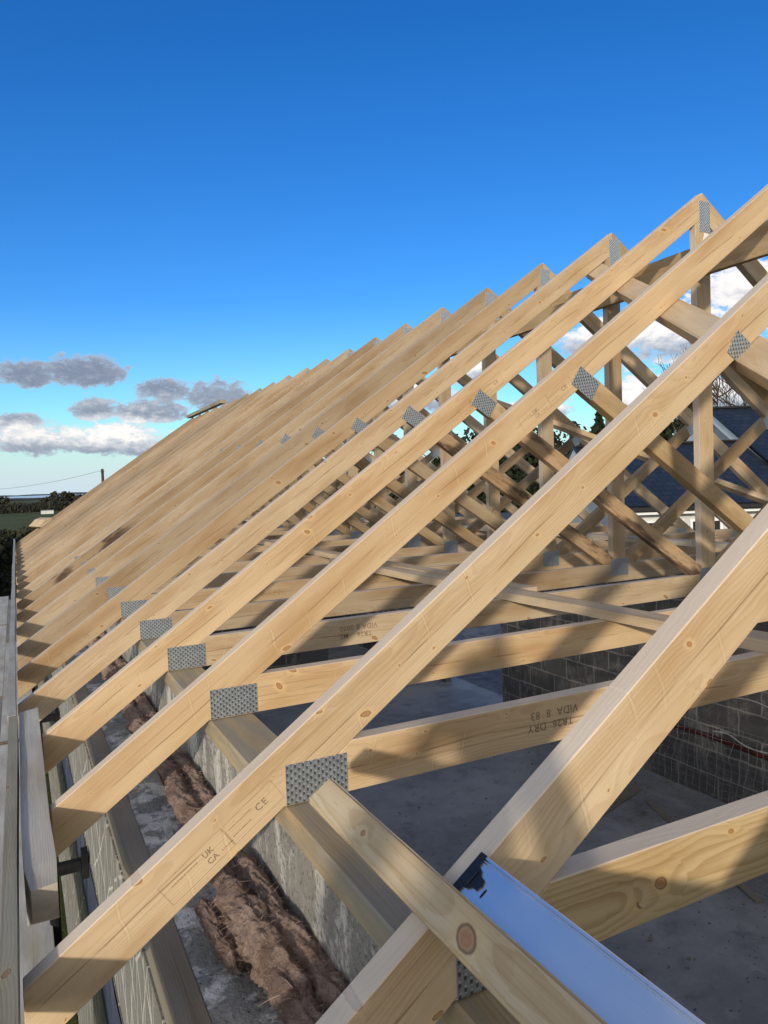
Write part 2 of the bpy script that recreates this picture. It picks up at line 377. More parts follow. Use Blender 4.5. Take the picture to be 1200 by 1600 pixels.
def m_floor():
    mt, g = mat('dusty concrete slab')
    p = g.n('ShaderNodeTexCoord').outputs['Object']
    a = g.noise(p, .9, 7, .68); b = g.noise(g.v('ADD', p, (7, 1, 0)), 3.1, 7, .7); d2 = g.noise(p, 24, 5, .7); e = g.noise(g.v('ADD', p, (0, 6, 2)), 9, 6, .72)
    c = g.mix(g.step(a, .34, .66), (.225, .23, .24), (.37, .375, .38))
    c = g.mix(g.m('MULTIPLY', g.step(b, .53, .66), .5), c, (.125, .135, .15))
    c = g.mix(g.m('MULTIPLY', g.step(b, .45, .34), .4), c, (.42, .425, .43))
    c = g.mix(g.m('MULTIPLY', g.step(d2, .62, .72), .5), c, (.09, .092, .098))
    c = g.mix(g.m('MULTIPLY', g.step(e, .60, .70), .45), c, (.45, .41, .34))
    finish(g, c, g.m('ADD', .52, g.m('MULTIPLY', b, .3)), g.m('ADD', a, g.m('MULTIPLY', d2, .3)), .003, .4, spec=.35)
    return mt
M['floor'] = m_floor()
M['blue_strip'] = m_simple('dark blue sheet', (.035, .045, .085), (.07, .085, .135), 6, .45, .02, spec=.4)
M['scaf'] = wood('scaffold board timber', (.60, .58, .53), (.45, .43, .38), grey=.4, knots=.25, face='xy')
M['scafbrown'] = wood('older scaffold board timber', (.30, .265, .235), (.20, .17, .15), grey=.35, knots=.3, face='xy')
M['steel'] = m_simple('black painted steel', (.006, .006, .007), (.016, .015, .015), 20, .75, .001, spec=.15)
M['rust'] = m_simple('red oxide steel', (.055, .012, .010), (.11, .03, .022), 14, .7, .002)
M['hoop'] = m_simple('rusty hoop iron', (.20, .14, .07), (.33, .25, .15), 30, .6, .001, metallic=.4)
M['rope'] = m_simple('pale rope', (.42, .40, .36), (.58, .56, .52), 60, .9, .002)
M['netting'] = m_simple('grey net cord', (.20, .21, .22), (.34, .35, .36), 30, .8, .001)
M['black'] = m_simple('black moulded plastic', (.006, .0065, .008), (.011, .012, .014), 40, .42, .0008, spec=.45)
M['ink'] = m_simple('brown stamp ink', (.22, .135, .06), (.40, .27, .14), 220, .8, .0, detail=3)
M['inkdark'] = m_simple('black stamp ink', (.13, .092, .052), (.36, .26, .155), 260, .8, .0, detail=3)
M['tagw'] = m_simple('white paper tag', (.70, .70, .69), (.78, .78, .77), 10, .8, .001)

def m_alu():
    mt, g = mat('brushed aluminium')
    tc = g.n('ShaderNodeTexCoord'); p = tc.outputs['Object']
    a = g.noise(g.v('MULTIPLY', p, (3, 400, 400)), 1.0, 3); b = g.noise(p, 9, 5, .6); s = g.noise(p, 60, 3, .7)
    c = g.mix(b, (.90, .92, .94), (.97, .98, .99))
    c = g.mix(g.m('MULTIPLY', g.step(s, .70, .76), .4), c, (.30, .30, .31))
    finish(g, c, g.m('ADD', .24, g.m('MULTIPLY', b, .16)), g.m('ADD', a, g.m('MULTIPLY', b, 2.0)), .0004, .25, metallic=.93)
    return mt
M['alu'] = m_alu()

def m_wool():
    mt, g = mat('brown mineral wool')
    tc = g.n('ShaderNodeTexCoord'); p = tc.outputs['Object']
    a = g.noise(p, 22, 6, .7, 1.0); b = g.noise(p, 130, 5, .7, 1.5); e = g.noise(g.v('ADD', p, (2, 2, 2)), 8, 3)
    c = g.mix(g.step(a, .3, .7), (.32, .215, .175), (.52, .395, .335))
    c = g.mix(g.m('MULTIPLY', g.step(b, .52, .70), .45), c, (.60, .47, .38))
    c = g.mix(g.m('MULTIPLY', g.step(b, .44, .32), .6), c, (.085, .045, .03))
    c = g.mix(g.m('MULTIPLY', g.step(e, .50, .66), .5), c, (.17, .105, .078))
    finish(g, c, 1.0, g.m('ADD', a, b), .012, 1.0, spec=.05)
    return mt
M['wool'] = m_wool()

def m_leaf(name, c1, c2, scale=3.0):
    mt, g = mat(name)
    tc = g.n('ShaderNodeTexCoord'); p = tc.outputs['Object']
    a = g.noise(p, scale, 3); b = g.noise(p, scale * 9, 2)
    c = g.mix(g.m('ADD', g.m('MULTIPLY', a, .6), g.m('MULTIPLY', b, .4)), c1, c2)
    finish(g, c, .7, spec=.2)
    return mt
M['conifer'] = m_leaf('conifer foliage', (.008, .013, .007), (.030, .038, .018))
M['hedge'] = m_leaf('hedge foliage', (.012, .014, .008), (.040, .042, .020))
M['shrub'] = m_leaf('distant winter foliage', (.020, .021, .016), (.055, .055, .038))
M['bark'] = m_simple('bark', (.035, .026, .018), (.08, .062, .045), 18, .95, .01)

def m_ground():
    mt, g = mat('pasture ground')
    tc = g.n('ShaderNodeTexCoord'); p = tc.outputs['Object']
    a = g.noise(p, .03, 5, .6); b = g.noise(p, 1.7, 5, .65); e = g.noise(p, 18, 4, .7)
    c = g.mix(g.step(a, .35, .65), (.070, .082, .028), (.105, .112, .044))
    c = g.mix(g.m('MULTIPLY', g.step(b, .45, .65), .6), c, (.060, .072, .026))
    c = g.mix(g.m('MULTIPLY', g.step(e, .5, .7), .5), c, (.10, .105, .05))
    finish(g, c, .95, g.m('ADD', b, e), .05, .7, spec=.1)
    return mt
M['ground'] = m_ground()
M['sea'] = m_simple('sea water', (.50, .56, .60), (.60, .65, .68), .002, .25, .0, spec=.5)
M['hill'] = m_simple('far land', (.055, .075, .085), (.085, .105, .11), .01, .95, .0)
M['hill2'] = m_simple('dark far hedgerows', (.022, .020, .018), (.042, .038, .030), .05, .95, .0)
M['white'] = m_simple('white painted render', (.50, .50, .49), (.58, .58, .57), 2.5, .85, .002)
M['fascia_w'] = m_simple('white upvc trim', (.72, .73, .74), (.78, .79, .80), 2, .45, .0005, spec=.4)
M['gutter'] = m_simple('black gutter plastic', (.010, .010, .011), (.018, .018, .019), 8, .4, .001)
M['glass'] = m_simple('dark window glass', (.012, .016, .020), (.030, .038, .045), 1.4, .06, .0, spec=.6)

def m_slate():
    mt, g = mat('slate roof')
    tc = g.n('ShaderNodeTexCoord'); x, y, z = g.sep(tc.outputs['Object'])
    br = g.n('ShaderNodeTexBrick', Vector=g.comb(x, y, 0), Scale=1.0, Mortar__Size=.022, Mortar__Smooth=.2, Bias=0.0, Brick__Width=.33, Row__Height=.30)
    br.offset = .5
    br.inputs['Color1'].default_value = (.010, .015, .024, 1); br.inputs['Color2'].default_value = (.022, .029, .042, 1)
    br.inputs['Mortar'].default_value = (.002, .0025, .004, 1)
    n = g.noise(tc.outputs['Object'], 3, 5, .65)
    c = g.mix(g.m('MULTIPLY', n, .5), br.outputs[0], (.016, .022, .032))
    saw = g.m('FRACT', g.m('DIVIDE', y, .30))
    finish(g, c, .55, g.m('ADD', g.m('MULTIPLY', g.m('SUBTRACT', 1.0, saw), 1.0), g.m('MULTIPLY', n, .3)), .02, .9, spec=.4)
    return mt
M['slate'] = m_slate()


# ------------------------------------------------------------------ object helpers
def link(o, parent=None):
    COL.objects.link(o)
    if parent is not None: o.parent = parent
    return o

def tag(o, label=None, cat=None, group=None, kind=None):
    if label: o['label'] = label
    if cat: o['category'] = cat
    if group: o['group'] = group
    if kind: o['kind'] = kind
    return o

def empty(name, loc, label, cat, group=None, rz=0.0):
    o = bpy.data.objects.new(name, None); o.location = loc; o.rotation_euler = (0, 0, rz)
    o.empty_display_size = .1
    link(o); return tag(o, label, cat, group)

def obj(name, bm, material, parent=None, smooth=False, loc=None, rot=None):
    me = bpy.data.meshes.new(name)
    bmesh.ops.recalc_face_normals(bm, faces=bm.faces)
    bm.to_mesh(me); bm.free()
    if smooth:
        for f in me.polygons: f.use_smooth = True
    mats = material if isinstance(material, (list, tuple)) else [material]
    for q in mats: me.materials.append(q)
    o = bpy.data.objects.new(name, me)
    if loc is not None: o.location = loc
    if rot is not None: o.rotation_euler = rot
    return link(o, parent)

def bevel(bm, w):
    if w > 0:
        bmesh.ops.bevel(bm, geom=bm.edges[:], offset=w, segments=1, affect='EDGES', profile=.5)

def add_box(bm, x0, x1, y0, y1, z0, z1, mi=0):
    v = [bm.verts.new(q) for q in ((x0, y0, z0), (x1, y0, z0), (x1, y1, z0), (x0, y1, z0), (x0, y0, z1), (x1, y0, z1), (x1, y1, z1), (x0, y1, z1))]
    for f in ((0, 3, 2, 1), (4, 5, 6, 7), (0, 1, 5, 4), (1, 2, 6, 5), (2, 3, 7, 6), (3, 0, 4, 7)):
        bm.faces.new([v[i] for i in f]).material_index = mi
    return v

def box_bm(x0, x1, y0, y1, z0, z1, bv=0.0):
    bm = bmesh.new(); add_box(bm, x0, x1, y0, y1, z0, z1); bevel(bm, bv); return bm

def prism_bm(poly, y0, y1, bv=0.0):
    bm = bmesh.new()
    a = [bm.verts.new((x, y0, z)) for x, z in poly]; b = [bm.verts.new((x, y1, z)) for x, z in poly]
    bm.faces.new(a); bm.faces.new(list(reversed(b)))
    n = len(poly)
    for i in range(n): bm.faces.new((a[i], b[i], b[(i + 1) % n], a[(i + 1) % n]))
    bevel(bm, bv); return bm

def tube_bm(pts, rad, seg=8, bm=None, closed=False):
    bm = bm or bmesh.new(); rings = []
    pts = [Vector(q) for q in pts]
    for i, q in enumerate(pts):
        t = (pts[min(i + 1, len(pts) - 1)] - pts[max(i - 1, 0)]).normalized()
        up = Vector((0, 0, 1)) if abs(t.z) < .9 else Vector((1, 0, 0))
        s = t.cross(up).normalized(); u = s.cross(t)
        r = rad[i] if isinstance(rad, (list, tuple)) else rad
        rings.append([bm.verts.new(q + (s * math.cos(2 * math.pi * k / seg) + u * math.sin(2 * math.pi * k / seg)) * r) for k in range(seg)])
    for A, B in zip(rings, rings[1:]):
        for k in range(seg): bm.faces.new((A[k], A[(k + 1) % seg], B[(k + 1) % seg], B[k]))
    bm.faces.new(rings[0]); bm.faces.new(list(reversed(rings[-1])))
    return bm

def board(name, A, B, w, t, material, up=(0, 0, 1), bv=.0015, parent=None, segs=1, wane=0.0, tint=None):
    """a straight piece of timber from A to B; its own x is the grain, w across, t up"""
    A = Vector(A); B = Vector(B); X = (B - A); L = X.length; X.normalize()
    Z = Vector(up); Y = Z.cross(X).normalized(); Z = X.cross(Y)
    bm = bmesh.new(); add_box(bm, 0, L, -w / 2, w / 2, -t / 2, t / 2)
    if segs > 1:
        ed = [e for e in bm.edges if abs(e.verts[0].co.x - e.verts[1].co.x) > L * .5]
        bmesh.ops.subdivide_edges(bm, edges=ed, cuts=segs, use_grid_fill=True)
        if wane:
            for q in bm.verts:
                q.co.y += (noise.noise((q.co.x * 3.1 + A.x * 9, 2.2, q.co.z * 20)) * wane)
                q.co.z += (noise.noise((q.co.x * 2.3 + A.y * 7, 7.7, q.co.y * 20)) * wane)
    else:
        bevel(bm, bv)
    me = bpy.data.meshes.new(name); bmesh.ops.recalc_face_normals(bm, faces=bm.faces); bm.to_mesh(me); bm.free()
    me.materials.append(material)
    o = bpy.data.objects.new(name, me)
    mm = Matrix((X, Y, Z)).transposed().to_4x4(); mm.translation = A
    o.matrix_world = mm
    if tint: o.color = tuple(tint) + (1,)
    return link(o, parent)

def text_bm_mesh(body, size, spacing=1.0):
    cu = bpy.data.curves.new('stamp', 'FONT'); cu.body = body; cu.size = size; cu.align_x = 'CENTER'; cu.align_y = 'CENTER'
    cu.space_character = spacing; cu.resolution_u = 2; cu.offset = size * .012
    to = bpy.data.objects.new('stamp_tmp', cu)
    me = bpy.data.meshes.new_from_object(to)
    bpy.data.objects.remove(to); bpy.data.curves.remove(cu)
    return me

def clip(poly, n, c):
    """keep the part of a 2-D polygon where n.p <= c"""
    out = []
    for i, p in enumerate(poly):
        q = poly[(i + 1) % len(poly)]
        dp = n[0] * p[0] + n[1] * p[1] - c; dq = n[0] * q[0] + n[1] * q[1] - c
        if dp <= 0: out.append(p)
        if dp * dq < 0:
            s = dp / (dp - dq); out.append((p[0] + (q[0] - p[0]) * s, p[1] + (q[1] - p[1]) * s))
    return out


# ------------------------------------------------------------------ dimensions of the roof (from the photograph)
SP = .6; TP = .6999; HS = 2.6278; DP = .0988; T = .0375; DC = .1016
TH = math.atan(TP); DV = DP / math.cos(TH); LAST = 22
FLOOR_Z = -2.4; GROUND_Z = -2.75
Y_END = LAST * SP + T

# ------------------------------------------------------------------ the setting: ground, sea, hills, floor
bm = bmesh.new()
rs = [0, 6, 12, 25, 50, 100, 200, 400, 800, 1600, 4000, 12000, 30000]
for r0, r1 in zip(rs, rs[1:]):
    pass
S_ = 30000
v = [bm.verts.new((x, y, 0)) for x, y in ((-S_, -S_), (S_, -S_), (S_, S_), (-S_, S_))]
bm.faces.new(v)
tag(obj('ground', bm, M['ground'], loc=(0, 0, GROUND_Z)), kind='structure')

def sheet(name, pts, z, material):
    bm = bmesh.new(); bm.faces.new([bm.verts.new((x, y, 0)) for x, y in pts])
    return tag(obj(name, bm, material, loc=(0, 0, z)), kind='structure')
sheet('sea', [(-6000, 900), (260, 760), (900, 2500), (9000, 29000), (-9000, 29000)], GROUND_Z + .25, M['sea'])
def ridge_strip(name, y, x0, x1, hmin, hmax, material, step, seed, depth):
    bm = bmesh.new(); n = int((x1 - x0) / step); f = []; b = []
    for i in range(n + 1):
        x = x0 + (x1 - x0) * i / n
        h = hmin + (hmax - hmin) * (.5 + .5 * noise.fractal((x / (step * 9) + seed, seed, 0), 1.0, 2.0, 4))
        f.append((bm.verts.new((x, y, -.5)), bm.verts.new((x, y + depth * .3, h)), bm.verts.new((x, y + depth, -.5))))
    for A, B in zip(f, f[1:]):
        bm.faces.new((A[0], B[0], B[1], A[1])); bm.faces.new((A[1], B[1], B[2], A[2]))
    return obj(name, bm, material, loc=(0, 0, GROUND_Z))
tag(ridge_strip('far_hills', 9000, -3000, 4000, 4, 30, M['hill'], 60, 1.3, 800), kind='structure')
tag(ridge_strip('dark_far_hills', 560, -260, 330, 1.0, 2.3, M['hill2'], 4, 4.2, 40), kind='structure')

bm = box_bm(-.20, 5.46, -6.8, Y_END + .3, -.25, 0)
tag(obj('floor', bm, M['floor'], loc=(0, 0, FLOOR_Z)), kind='structure')

# ------------------------------------------------------------------ trusses
def rafter_bm(side):
    x0 = -.455
    poly = [(x0, TP * x0), (HS, TP * HS), (HS, TP * HS + DV), (x0, TP * x0 + DV)]
    c, s = math.cos(TH), math.sin(TH)
    loc = [(x * c + z * s, -x * s + z * c) for x, z in poly]
    return prism_bm(loc, 0, T, .0016)

def rafter_bm_cut(x0):
    poly = [(x0, TP * x0), (HS, TP * HS), (HS, TP * HS + DV), (x0, TP * x0 + DV)]
    c, s = math.cos(TH), math.sin(TH)
    return prism_bm([(x * c + z * s, -x * s + z * c) for x, z in poly], 0, T, .0016)

WEB_A = Vector((1.30, .935)); WEB_B = Vector((HS - .03, .085)); WEB_W = .072
web_d = (WEB_B - WEB_A).normalized(); WEB_TH = math.atan2(web_d.y, web_d.x)
def web_poly():
    nrm = Vector((-web_d.y, web_d.x)) * WEB_W / 2
    a = WEB_A - web_d * .2; b = WEB_B + web_d * .3
    poly = [tuple(a - nrm), tuple(b - nrm), tuple(b + nrm), tuple(a + nrm)]
    poly = clip(poly, (-TP, 1.0), -.0015)                 # under the rafter
    poly = clip(poly, (0, -1.0), -DC - .001)              # above the chord
    poly = clip(poly, (1.0, 0), HS - .0495)               # left of the king post
    return poly
def rot_poly(poly, o, th):
    c, s = math.cos(th), math.sin(th)
    return [((x - o[0]) * c + (z - o[1]) * s, -(x - o[0]) * s + (z - o[1]) * c) for x, z in poly]

def plate_bm(w, h):
    return box_bm(-w / 2, w / 2, -.0013, 0, -h / 2, h / 2, .0003)

def make_truss():
    t = bpy.data.objects.new('roof_truss', None); link(t)
    parts = []
    r = obj('rafter', rafter_bm(0), M['truss'], t, rot=(0, -TH, 0)); parts.append(r)
    # the right-hand rafter: same shape turned about the ridge line
    poly = [(-.455, TP * -.455), (HS, TP * HS), (HS, TP * HS + DV), (-.455, TP * -.455 + DV)]
    c, s = math.cos(TH), math.sin(TH)
    pr = [(-(x * c + z * s), -x * s + z * c) for x, z in poly]
    parts.append(obj('rafter', prism_bm(pr, 0, T, .0016), M['truss'], t, loc=(2 * HS, 0, 0), rot=(0, TH, 0)))
    parts.append(obj('bottom_chord', prism_bm([(.001, 0), (2 * HS - .001, 0), (2 * HS - DC / TP - .001, DC), (DC / TP + .001, DC)], 0, T, .0014), M['truss'], t))
    kp = [(DC + .001, -.0485), (DC + .001, .0485), (TP * (HS - .0485) - .001, .0485), (TP * HS - .001, 0), (TP * (HS - .0485) - .001, -.0485)]
    parts.append(obj('king_post', prism_bm([(a, b) for a, b in kp], 0, T, .0014), M['truss'], t, loc=(HS, 0, 0), rot=(0, -math.pi / 2, 0)))
    wp = web_poly()
    parts.append(obj('web', prism_bm(rot_poly(wp, WEB_A, WEB_TH), 0, T, .0014), M['web'], t, loc=(WEB_A.x, 0, WEB_A.y), rot=(0, -WEB_TH, 0)))
    wp2 = [(2 * HS - x, z) for x, z in wp]
    parts.append(obj('web', prism_bm(rot_poly(wp2, (2 * HS - WEB_A.x, WEB_A.y), -WEB_TH), 0, T, .0014), M['web'], t, loc=(2 * HS - WEB_A.x, 0, WEB_A.y), rot=(0, WEB_TH, 0)))
    hp = plate_bm(.127, .077); parts.append(obj('nail_plate', hp, M['nail'], t, loc=(.068, -.0005, .0405)))
    for (x, z, w, h, ry) in ((2 * HS - .068, .0405, .127, .077, 0), (1.315, .918, .102, .074, -WEB_TH - .0), (2 * HS - 1.315, .918, .102, .074, WEB_TH),
                             (HS + .012, 1.845, .078, .150, 0), (HS, .082, .127, .098, 0)):
        parts.append(obj('nail_plate', plate_bm(w, h), M['nail'], t, loc=(x, -.0005, z), rot=(0, ry, 0)))
    return t, parts

ORD = ['nearest', 'second', 'third', 'fourth', 'fifth', 'sixth', 'seventh', 'eighth', 'ninth', 'tenth', 'eleventh', 'twelfth', 'thirteenth',
       'fourteenth', 'fifteenth', 'sixteenth', 'seventeenth', 'eighteenth', 'nineteenth', 'twentieth', 'twenty-first', 'twenty-second', 'farthest']
LBL = {0: 'nearest pale timber roof truss, carrying the aluminium straightedge and the loose batten',
       1: 'second timber roof truss from the camera, CE and UK CA stamped low on its rafter',
       2: 'third timber roof truss from the camera, stamped CE and UK CA halfway up its rafter',
       3: 'fourth timber roof truss from the camera, upside-down stamps on its bottom chord',
       4: 'fifth timber roof truss from the camera, its brown web spotted with mould',
       5: 'sixth timber roof truss from the camera, its rafter stamped near the eaves',
       9: 'tenth timber roof truss from the camera, a dark brown bark stain on its rafter',
       LAST: 'farthest timber roof truss, at the far end of the roof under the ridge batten'}
proto, kids = make_truss()
trusses = {}
rng = random.Random(3)
def tint(o, base=1.0, amt=.30):
    k = base * (1.04 - amt * rng.random() ** 1.5); w = (rng.random() - .45) * .09
    o.color = (k * (1 + w), k, k * (1 - w * 1.5), 1)
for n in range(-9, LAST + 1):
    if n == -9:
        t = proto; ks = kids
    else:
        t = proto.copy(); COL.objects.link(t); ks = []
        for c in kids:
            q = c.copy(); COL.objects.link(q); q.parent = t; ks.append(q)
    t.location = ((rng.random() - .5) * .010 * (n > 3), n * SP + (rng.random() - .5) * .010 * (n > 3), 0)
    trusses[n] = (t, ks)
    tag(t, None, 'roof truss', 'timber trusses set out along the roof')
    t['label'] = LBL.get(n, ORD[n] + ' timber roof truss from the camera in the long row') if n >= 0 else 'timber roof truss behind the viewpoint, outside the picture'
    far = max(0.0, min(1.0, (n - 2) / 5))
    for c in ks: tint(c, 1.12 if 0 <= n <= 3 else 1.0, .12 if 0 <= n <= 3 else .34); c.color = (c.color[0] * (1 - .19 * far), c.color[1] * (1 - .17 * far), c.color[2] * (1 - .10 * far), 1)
for n, ks in ((3, trusses[3][1]), (4, trusses[4][1])):
    w = ks[4]; w.data = w.data.copy(); w.data.materials[0] = M['mould']
c0 = trusses[0][1][2]; c0.data = c0.data.copy(); c0.data.materials[0] = M['knotty']
for n in (9,):
    w = trusses[n][1][0]; w.data = w.data.copy(); w.data.materials[0] = M['stained']
# two tails cut short behind the eaves board
for n in (2, 3):
    w = trusses[n][1][0]; old = w.data
    bm = rafter_bm_cut(-.387); me = bpy.data.meshes.new('rafter'); bmesh.ops.recalc_face_normals(bm, faces=bm.faces); bm.to_mesh(me); bm.free()
    me.materials.append(M['truss']); w.data = me

# stamps printed on the timber
def stamp(parent, body, s, nrm, size, material, rot=0.0, spacing=1.0, name='grade_stamp'):
    me = text_bm_mesh(body, size, spacing); me.name = name
    me.materials.clear(); me.materials.append(material)
    o = bpy.data.objects.new(name, me)
    o.location = (s, -.0004, nrm); o.rotation_euler = (math.pi / 2, rot, 0)
    return link(o, parent)
def frame(parent, s0, s1, n0, n1, w=.0008):
    bm = bmesh.new()
    for (a, b, c, d2) in ((s0, s1, n0, n0 + w), (s0, s1, n1 - w, n1), (s0, s0 + w, n0 + w, n1 - w), (s1 - w, s1, n0 + w, n1 - w)):
        bm.faces.new([bm.verts.new((x, -.0004, z)) for x, z in ((a, c), (b, c), (b, d2), (a, d2))])
    return obj('stamp_frame', bm, M['ink'], parent)
def small_print(parent, s0, s1, nrm):
    bm = bmesh.new(); x = s0
    rr = random.Random(int(s0 * 1000))
    while x < s1:
        w = rr.uniform(.0012, .004)
        bm.faces.new([bm.verts.new((a, -.0004, b)) for a, b in ((x, nrm), (x + w, nrm), (x + w, nrm + .0022), (x, nrm + .0022))]); x += w + rr.uniform(.0006, .002)
    return obj('small_print', bm, M['ink'], parent)
def rafter_stamps(n, s_uk, s_ce, nc=.036, uk=True):
    r = trusses[n][1][0]
    stamp(r, 'CE', s_ce, nc + .002, .0195, M['inkdark'], spacing=1.25)
    frame(r, s_ce - .078, s_ce + .040, nc - .020, nc + .026)
    small_print(r, s_ce - .072, s_ce - .018, nc + .010); small_print(r, s_ce - .072, s_ce - .030, nc - .006)
    if uk:
        stamp(r, 'UK\nCA', s_uk, nc, .0160, M['inkdark'], spacing=1.05)
        frame(r, s_ce - .079 - .140, s_ce - .079, nc - .020, nc + .026)
        small_print(r, s_uk - .080, s_uk - .022, nc + .008); small_print(r, s_uk + .02, s_uk + .044, nc - .01)
rafter_stamps(1, -.149, -.028)
rafter_stamps(2, 1.372, 1.516)
rafter_stamps(3, 1.55, 1.703, .034, True)
rafter_stamps(5, -.30, -.165, .034)
rafter_stamps(8, 1.9, 2.04, .04)
def chord_stamp(n, x, lines, size=.030, z=.052):
    c = trusses[n][1][2]
    for i, L in enumerate(lines):
        stamp(c, L, x + (.012 if i else 0), z + (i - (len(lines) - 1) / 2) * size * -1.05 * -1, size, M['ink'] if n > 3 else M['inkdark'], rot=math.pi, spacing=1.08)
chord_stamp(1, .64, ['TR26  DRY', 'VIDA  8  83'], .026, .056)
chord_stamp(3, .70, ['TR26    MS', 'VIDA B 0002'], .027, .052)
chord_stamp(5, .75, ['VIDA B 0002'], .030)
chord_stamp(4, 1.75, ['VIDA B 0002'], .030)
chord_stamp(5, 1.6, ['TR26', 'VIDA B 0002'], .028)
# paper tag on a king post
bm = box_bm(-.015, .015, -.0012, 0, -.03, .03)
tg = obj('paper_tag', bm, M['tagw'], trusses[3][0], loc=(HS + .012, -.0025, 1.735), rot=(.12, .12, 0))

# ------------------------------------------------------------------ braces and loose timber in the roof
def under_left(x, off=0.0): return TP * x - off
# diagonal brace on the underside of the left slope
a = Vector((1.12, .27, TP * 1.12)); b = Vector((2.56, 2.50, TP * 2.56))
nrm = Vector((-math.sin(TH), 0, math.cos(TH)))
o = board('diagonal_brace', a - nrm * .0245, b - nrm * .0245, .097, .044, M['brace'], nrm)
tag(o, 'long diagonal brace fixed under the near slope, rising to the ridge at the right', 'roof brace')
nr2 = Vector((math.sin(TH), 0, math.cos(TH)))
def ur(x): return TP * (2 * HS - x)
a = Vector((3.30, 4.77, ur(3.30))); b = Vector((4.95, 2.64, ur(4.95)))
o = board('diagonal_brace', a - nr2 * .0245, b - nr2 * .0245, .075, .044, M['brace'], nr2)
tag(o, 'diagonal brace fixed under the far slope, sloping down to the right edge', 'roof brace')
# ridge binders on both sides of the king posts
o = board('ridge_binder', (HS - .0485 - .019, -5.4, 1.590), (HS - .0485 - .019, Y_END, 1.590), .036, .097, M['web'])
tag(o, 'lower brown binder running along the king posts just below the ridge', 'roof binder')
o = board('ridge_binder', (HS + .0485 + .019, -5.4, 1.69), (HS + .0485 + .019, Y_END, 1.69), .036, .085, M['web'])
tag(o, 'upper brown binder on the far side of the king posts, nearest the ridge', 'roof binder')
# boards lying on the chords
o = board('loose_board', (1.475, -1.2, DC + .0185), (1.385, 3.6, DC + .0185), .097, .034, M['brace'], segs=14, wane=.006)
tag(o, 'long weathered board lying along the bottom chords, passing behind the nearest rafter', 'timber board')
o = board('loose_board', (1.515, 1.80, DC + .0185), (1.545, 6.6, DC + .0185), .090, .034, M['brace'], segs=12, wane=.004)
tag(o, 'second weathered board on the bottom chords, its sawn end beside the long board', 'timber board')
o = board('loose_board', (3.685, .5, DC + .0185), (3.70, 9.2, DC + .0185), .09, .034, M['board'], segs=8, wane=.003)
tag(o, 'pale board along the bottom chords beyond the king posts', 'timber board')
for k, (p0, p1) in enumerate((((2.0, 9.4, DC + .02), (3.4, 12.1, DC + .02)), ((2.5, 9.2, DC + .055), (1.6, 11.9, DC + .055)), ((2.9, 10.4, DC + .02), (4.1, 12.6, DC + .02)))):
    o = board('loose_board', p0, p1, .097, .03, M['board'])
    tag(o, ['pale loose board lying askew on the far bottom chords, leaning right', 'loose board on top, crossing other boards on the far chords', 'loose board lying askew farthest right on the far chords'][k], 'timber board')
# far ridge batten and an offcut on the last rafters
o = board('ridge_batten', (HS - .02, 10.9, TP * HS + DV + .035), (HS - .02, 13.45, TP * HS + DV + .035), .09, .055, M['treated'])
tag(o, 'grey batten lying on the far ridge against the sky', 'batten')
bm = prism_bm([(-.10, 0), (.10, -.01), (.12, .05), (.02, .085), (-.14, .06)], -.22, .22, .004)
o = obj('timber_offcut', bm, M['batten'], loc=(-.03, LAST * SP - .15, TP * -.03 + DV + .014), rot=(0, -TH, .35))
tag(o, 'small timber offcut resting on the far rafters near the eaves', 'offcut')

# near batten and straightedge on the rafters
sl = Vector((math.cos(TH), 0, math.sin(TH)))
def roof_pt(x, y, off=0.0): return Vector((x, y, TP * x + DV)) + nrm * off
BW, BT = .050, .025
xc = (-.0445 + -.0055) / 2 + .0143
A = roof_pt(xc, .345, BT / 2 + .0004); B = roof_pt(xc, -1.25, BT / 2 + .0004)
bm = bmesh.new(); L = (B - A).length
add_box(bm, 0, L, -BW / 2, BW / 2, -BT / 2, BT / 2)
ed = [e for e in bm.edges if abs(e.verts[0].co.x - e.verts[1].co.x) > L * .5]
bmesh.ops.bevel(bm, geom=ed, offset=.004, segments=3, affect='EDGES')
me = bpy.data.meshes.new('roof_batten'); bmesh.ops.recalc_face_normals(bm, faces=bm.faces); bm.to_mesh(me); bm.free()
me.materials.append(M['batten'])
bat = bpy.data.objects.new('roof_batten', me)
X = (B - A).normalized(); Y = nrm.cross(X).normalized(); Zv = X.cross(Y)
mm = Matrix((X, Y, Zv)).transposed().to_4x4(); mm.translation = A; bat.matrix_world = mm
link(bat); tag(bat, 'pale roofing batten with a red knot, laid across the nearest rafter', 'batten')
# aluminium straightedge: body with edge ribs, black end cap with a tongue, a slot
st = empty('straightedge', roof_pt(.0285, .004, .0), 'blue-reflecting aluminium straightedge with a black end cap, lying on the nearest rafter', 'straightedge')
mm = Matrix((Vector((0, -1, 0)), sl, nrm)).transposed().to_4x4(); mm.translation = roof_pt(.0285, .004, 0)
mm = Matrix((Vector((0, -1, 0)), nrm.cross(Vector((0, -1, 0))).normalized(), nrm)).transposed().to_4x4(); mm.translation = roof_pt(.0285, .004, 0)
st.matrix_world = mm
sgn = 1 if (nrm.cross(Vector((0, -1, 0)))).dot(sl) > 0 else -1      # +y of the piece up or down the slope
HW = .0290
def _half(sg): return [(sg * a_, b_) for a_, b_ in ((HW, .0070), (HW - .0006, .0076), (HW - .0034, .0076), (HW - .0037, .0030), (HW - .0048, .0030), (HW - .0050, .0072), (HW - .0064, .0072), (HW - .0066, .0040), (HW - .0076, .0040), (HW - .0078, .0068))]
prof = [(-HW, 0), (HW, 0)] + _half(1) + list(reversed(_half(-1)))
bm = bmesh.new()
a = [bm.verts.new((.010, y, z + .0006)) for y, z in prof]; b = [bm.verts.new((1.25, y, z + .0006)) for y, z in prof]
bm.faces.new(a); bm.faces.new(list(reversed(b)))
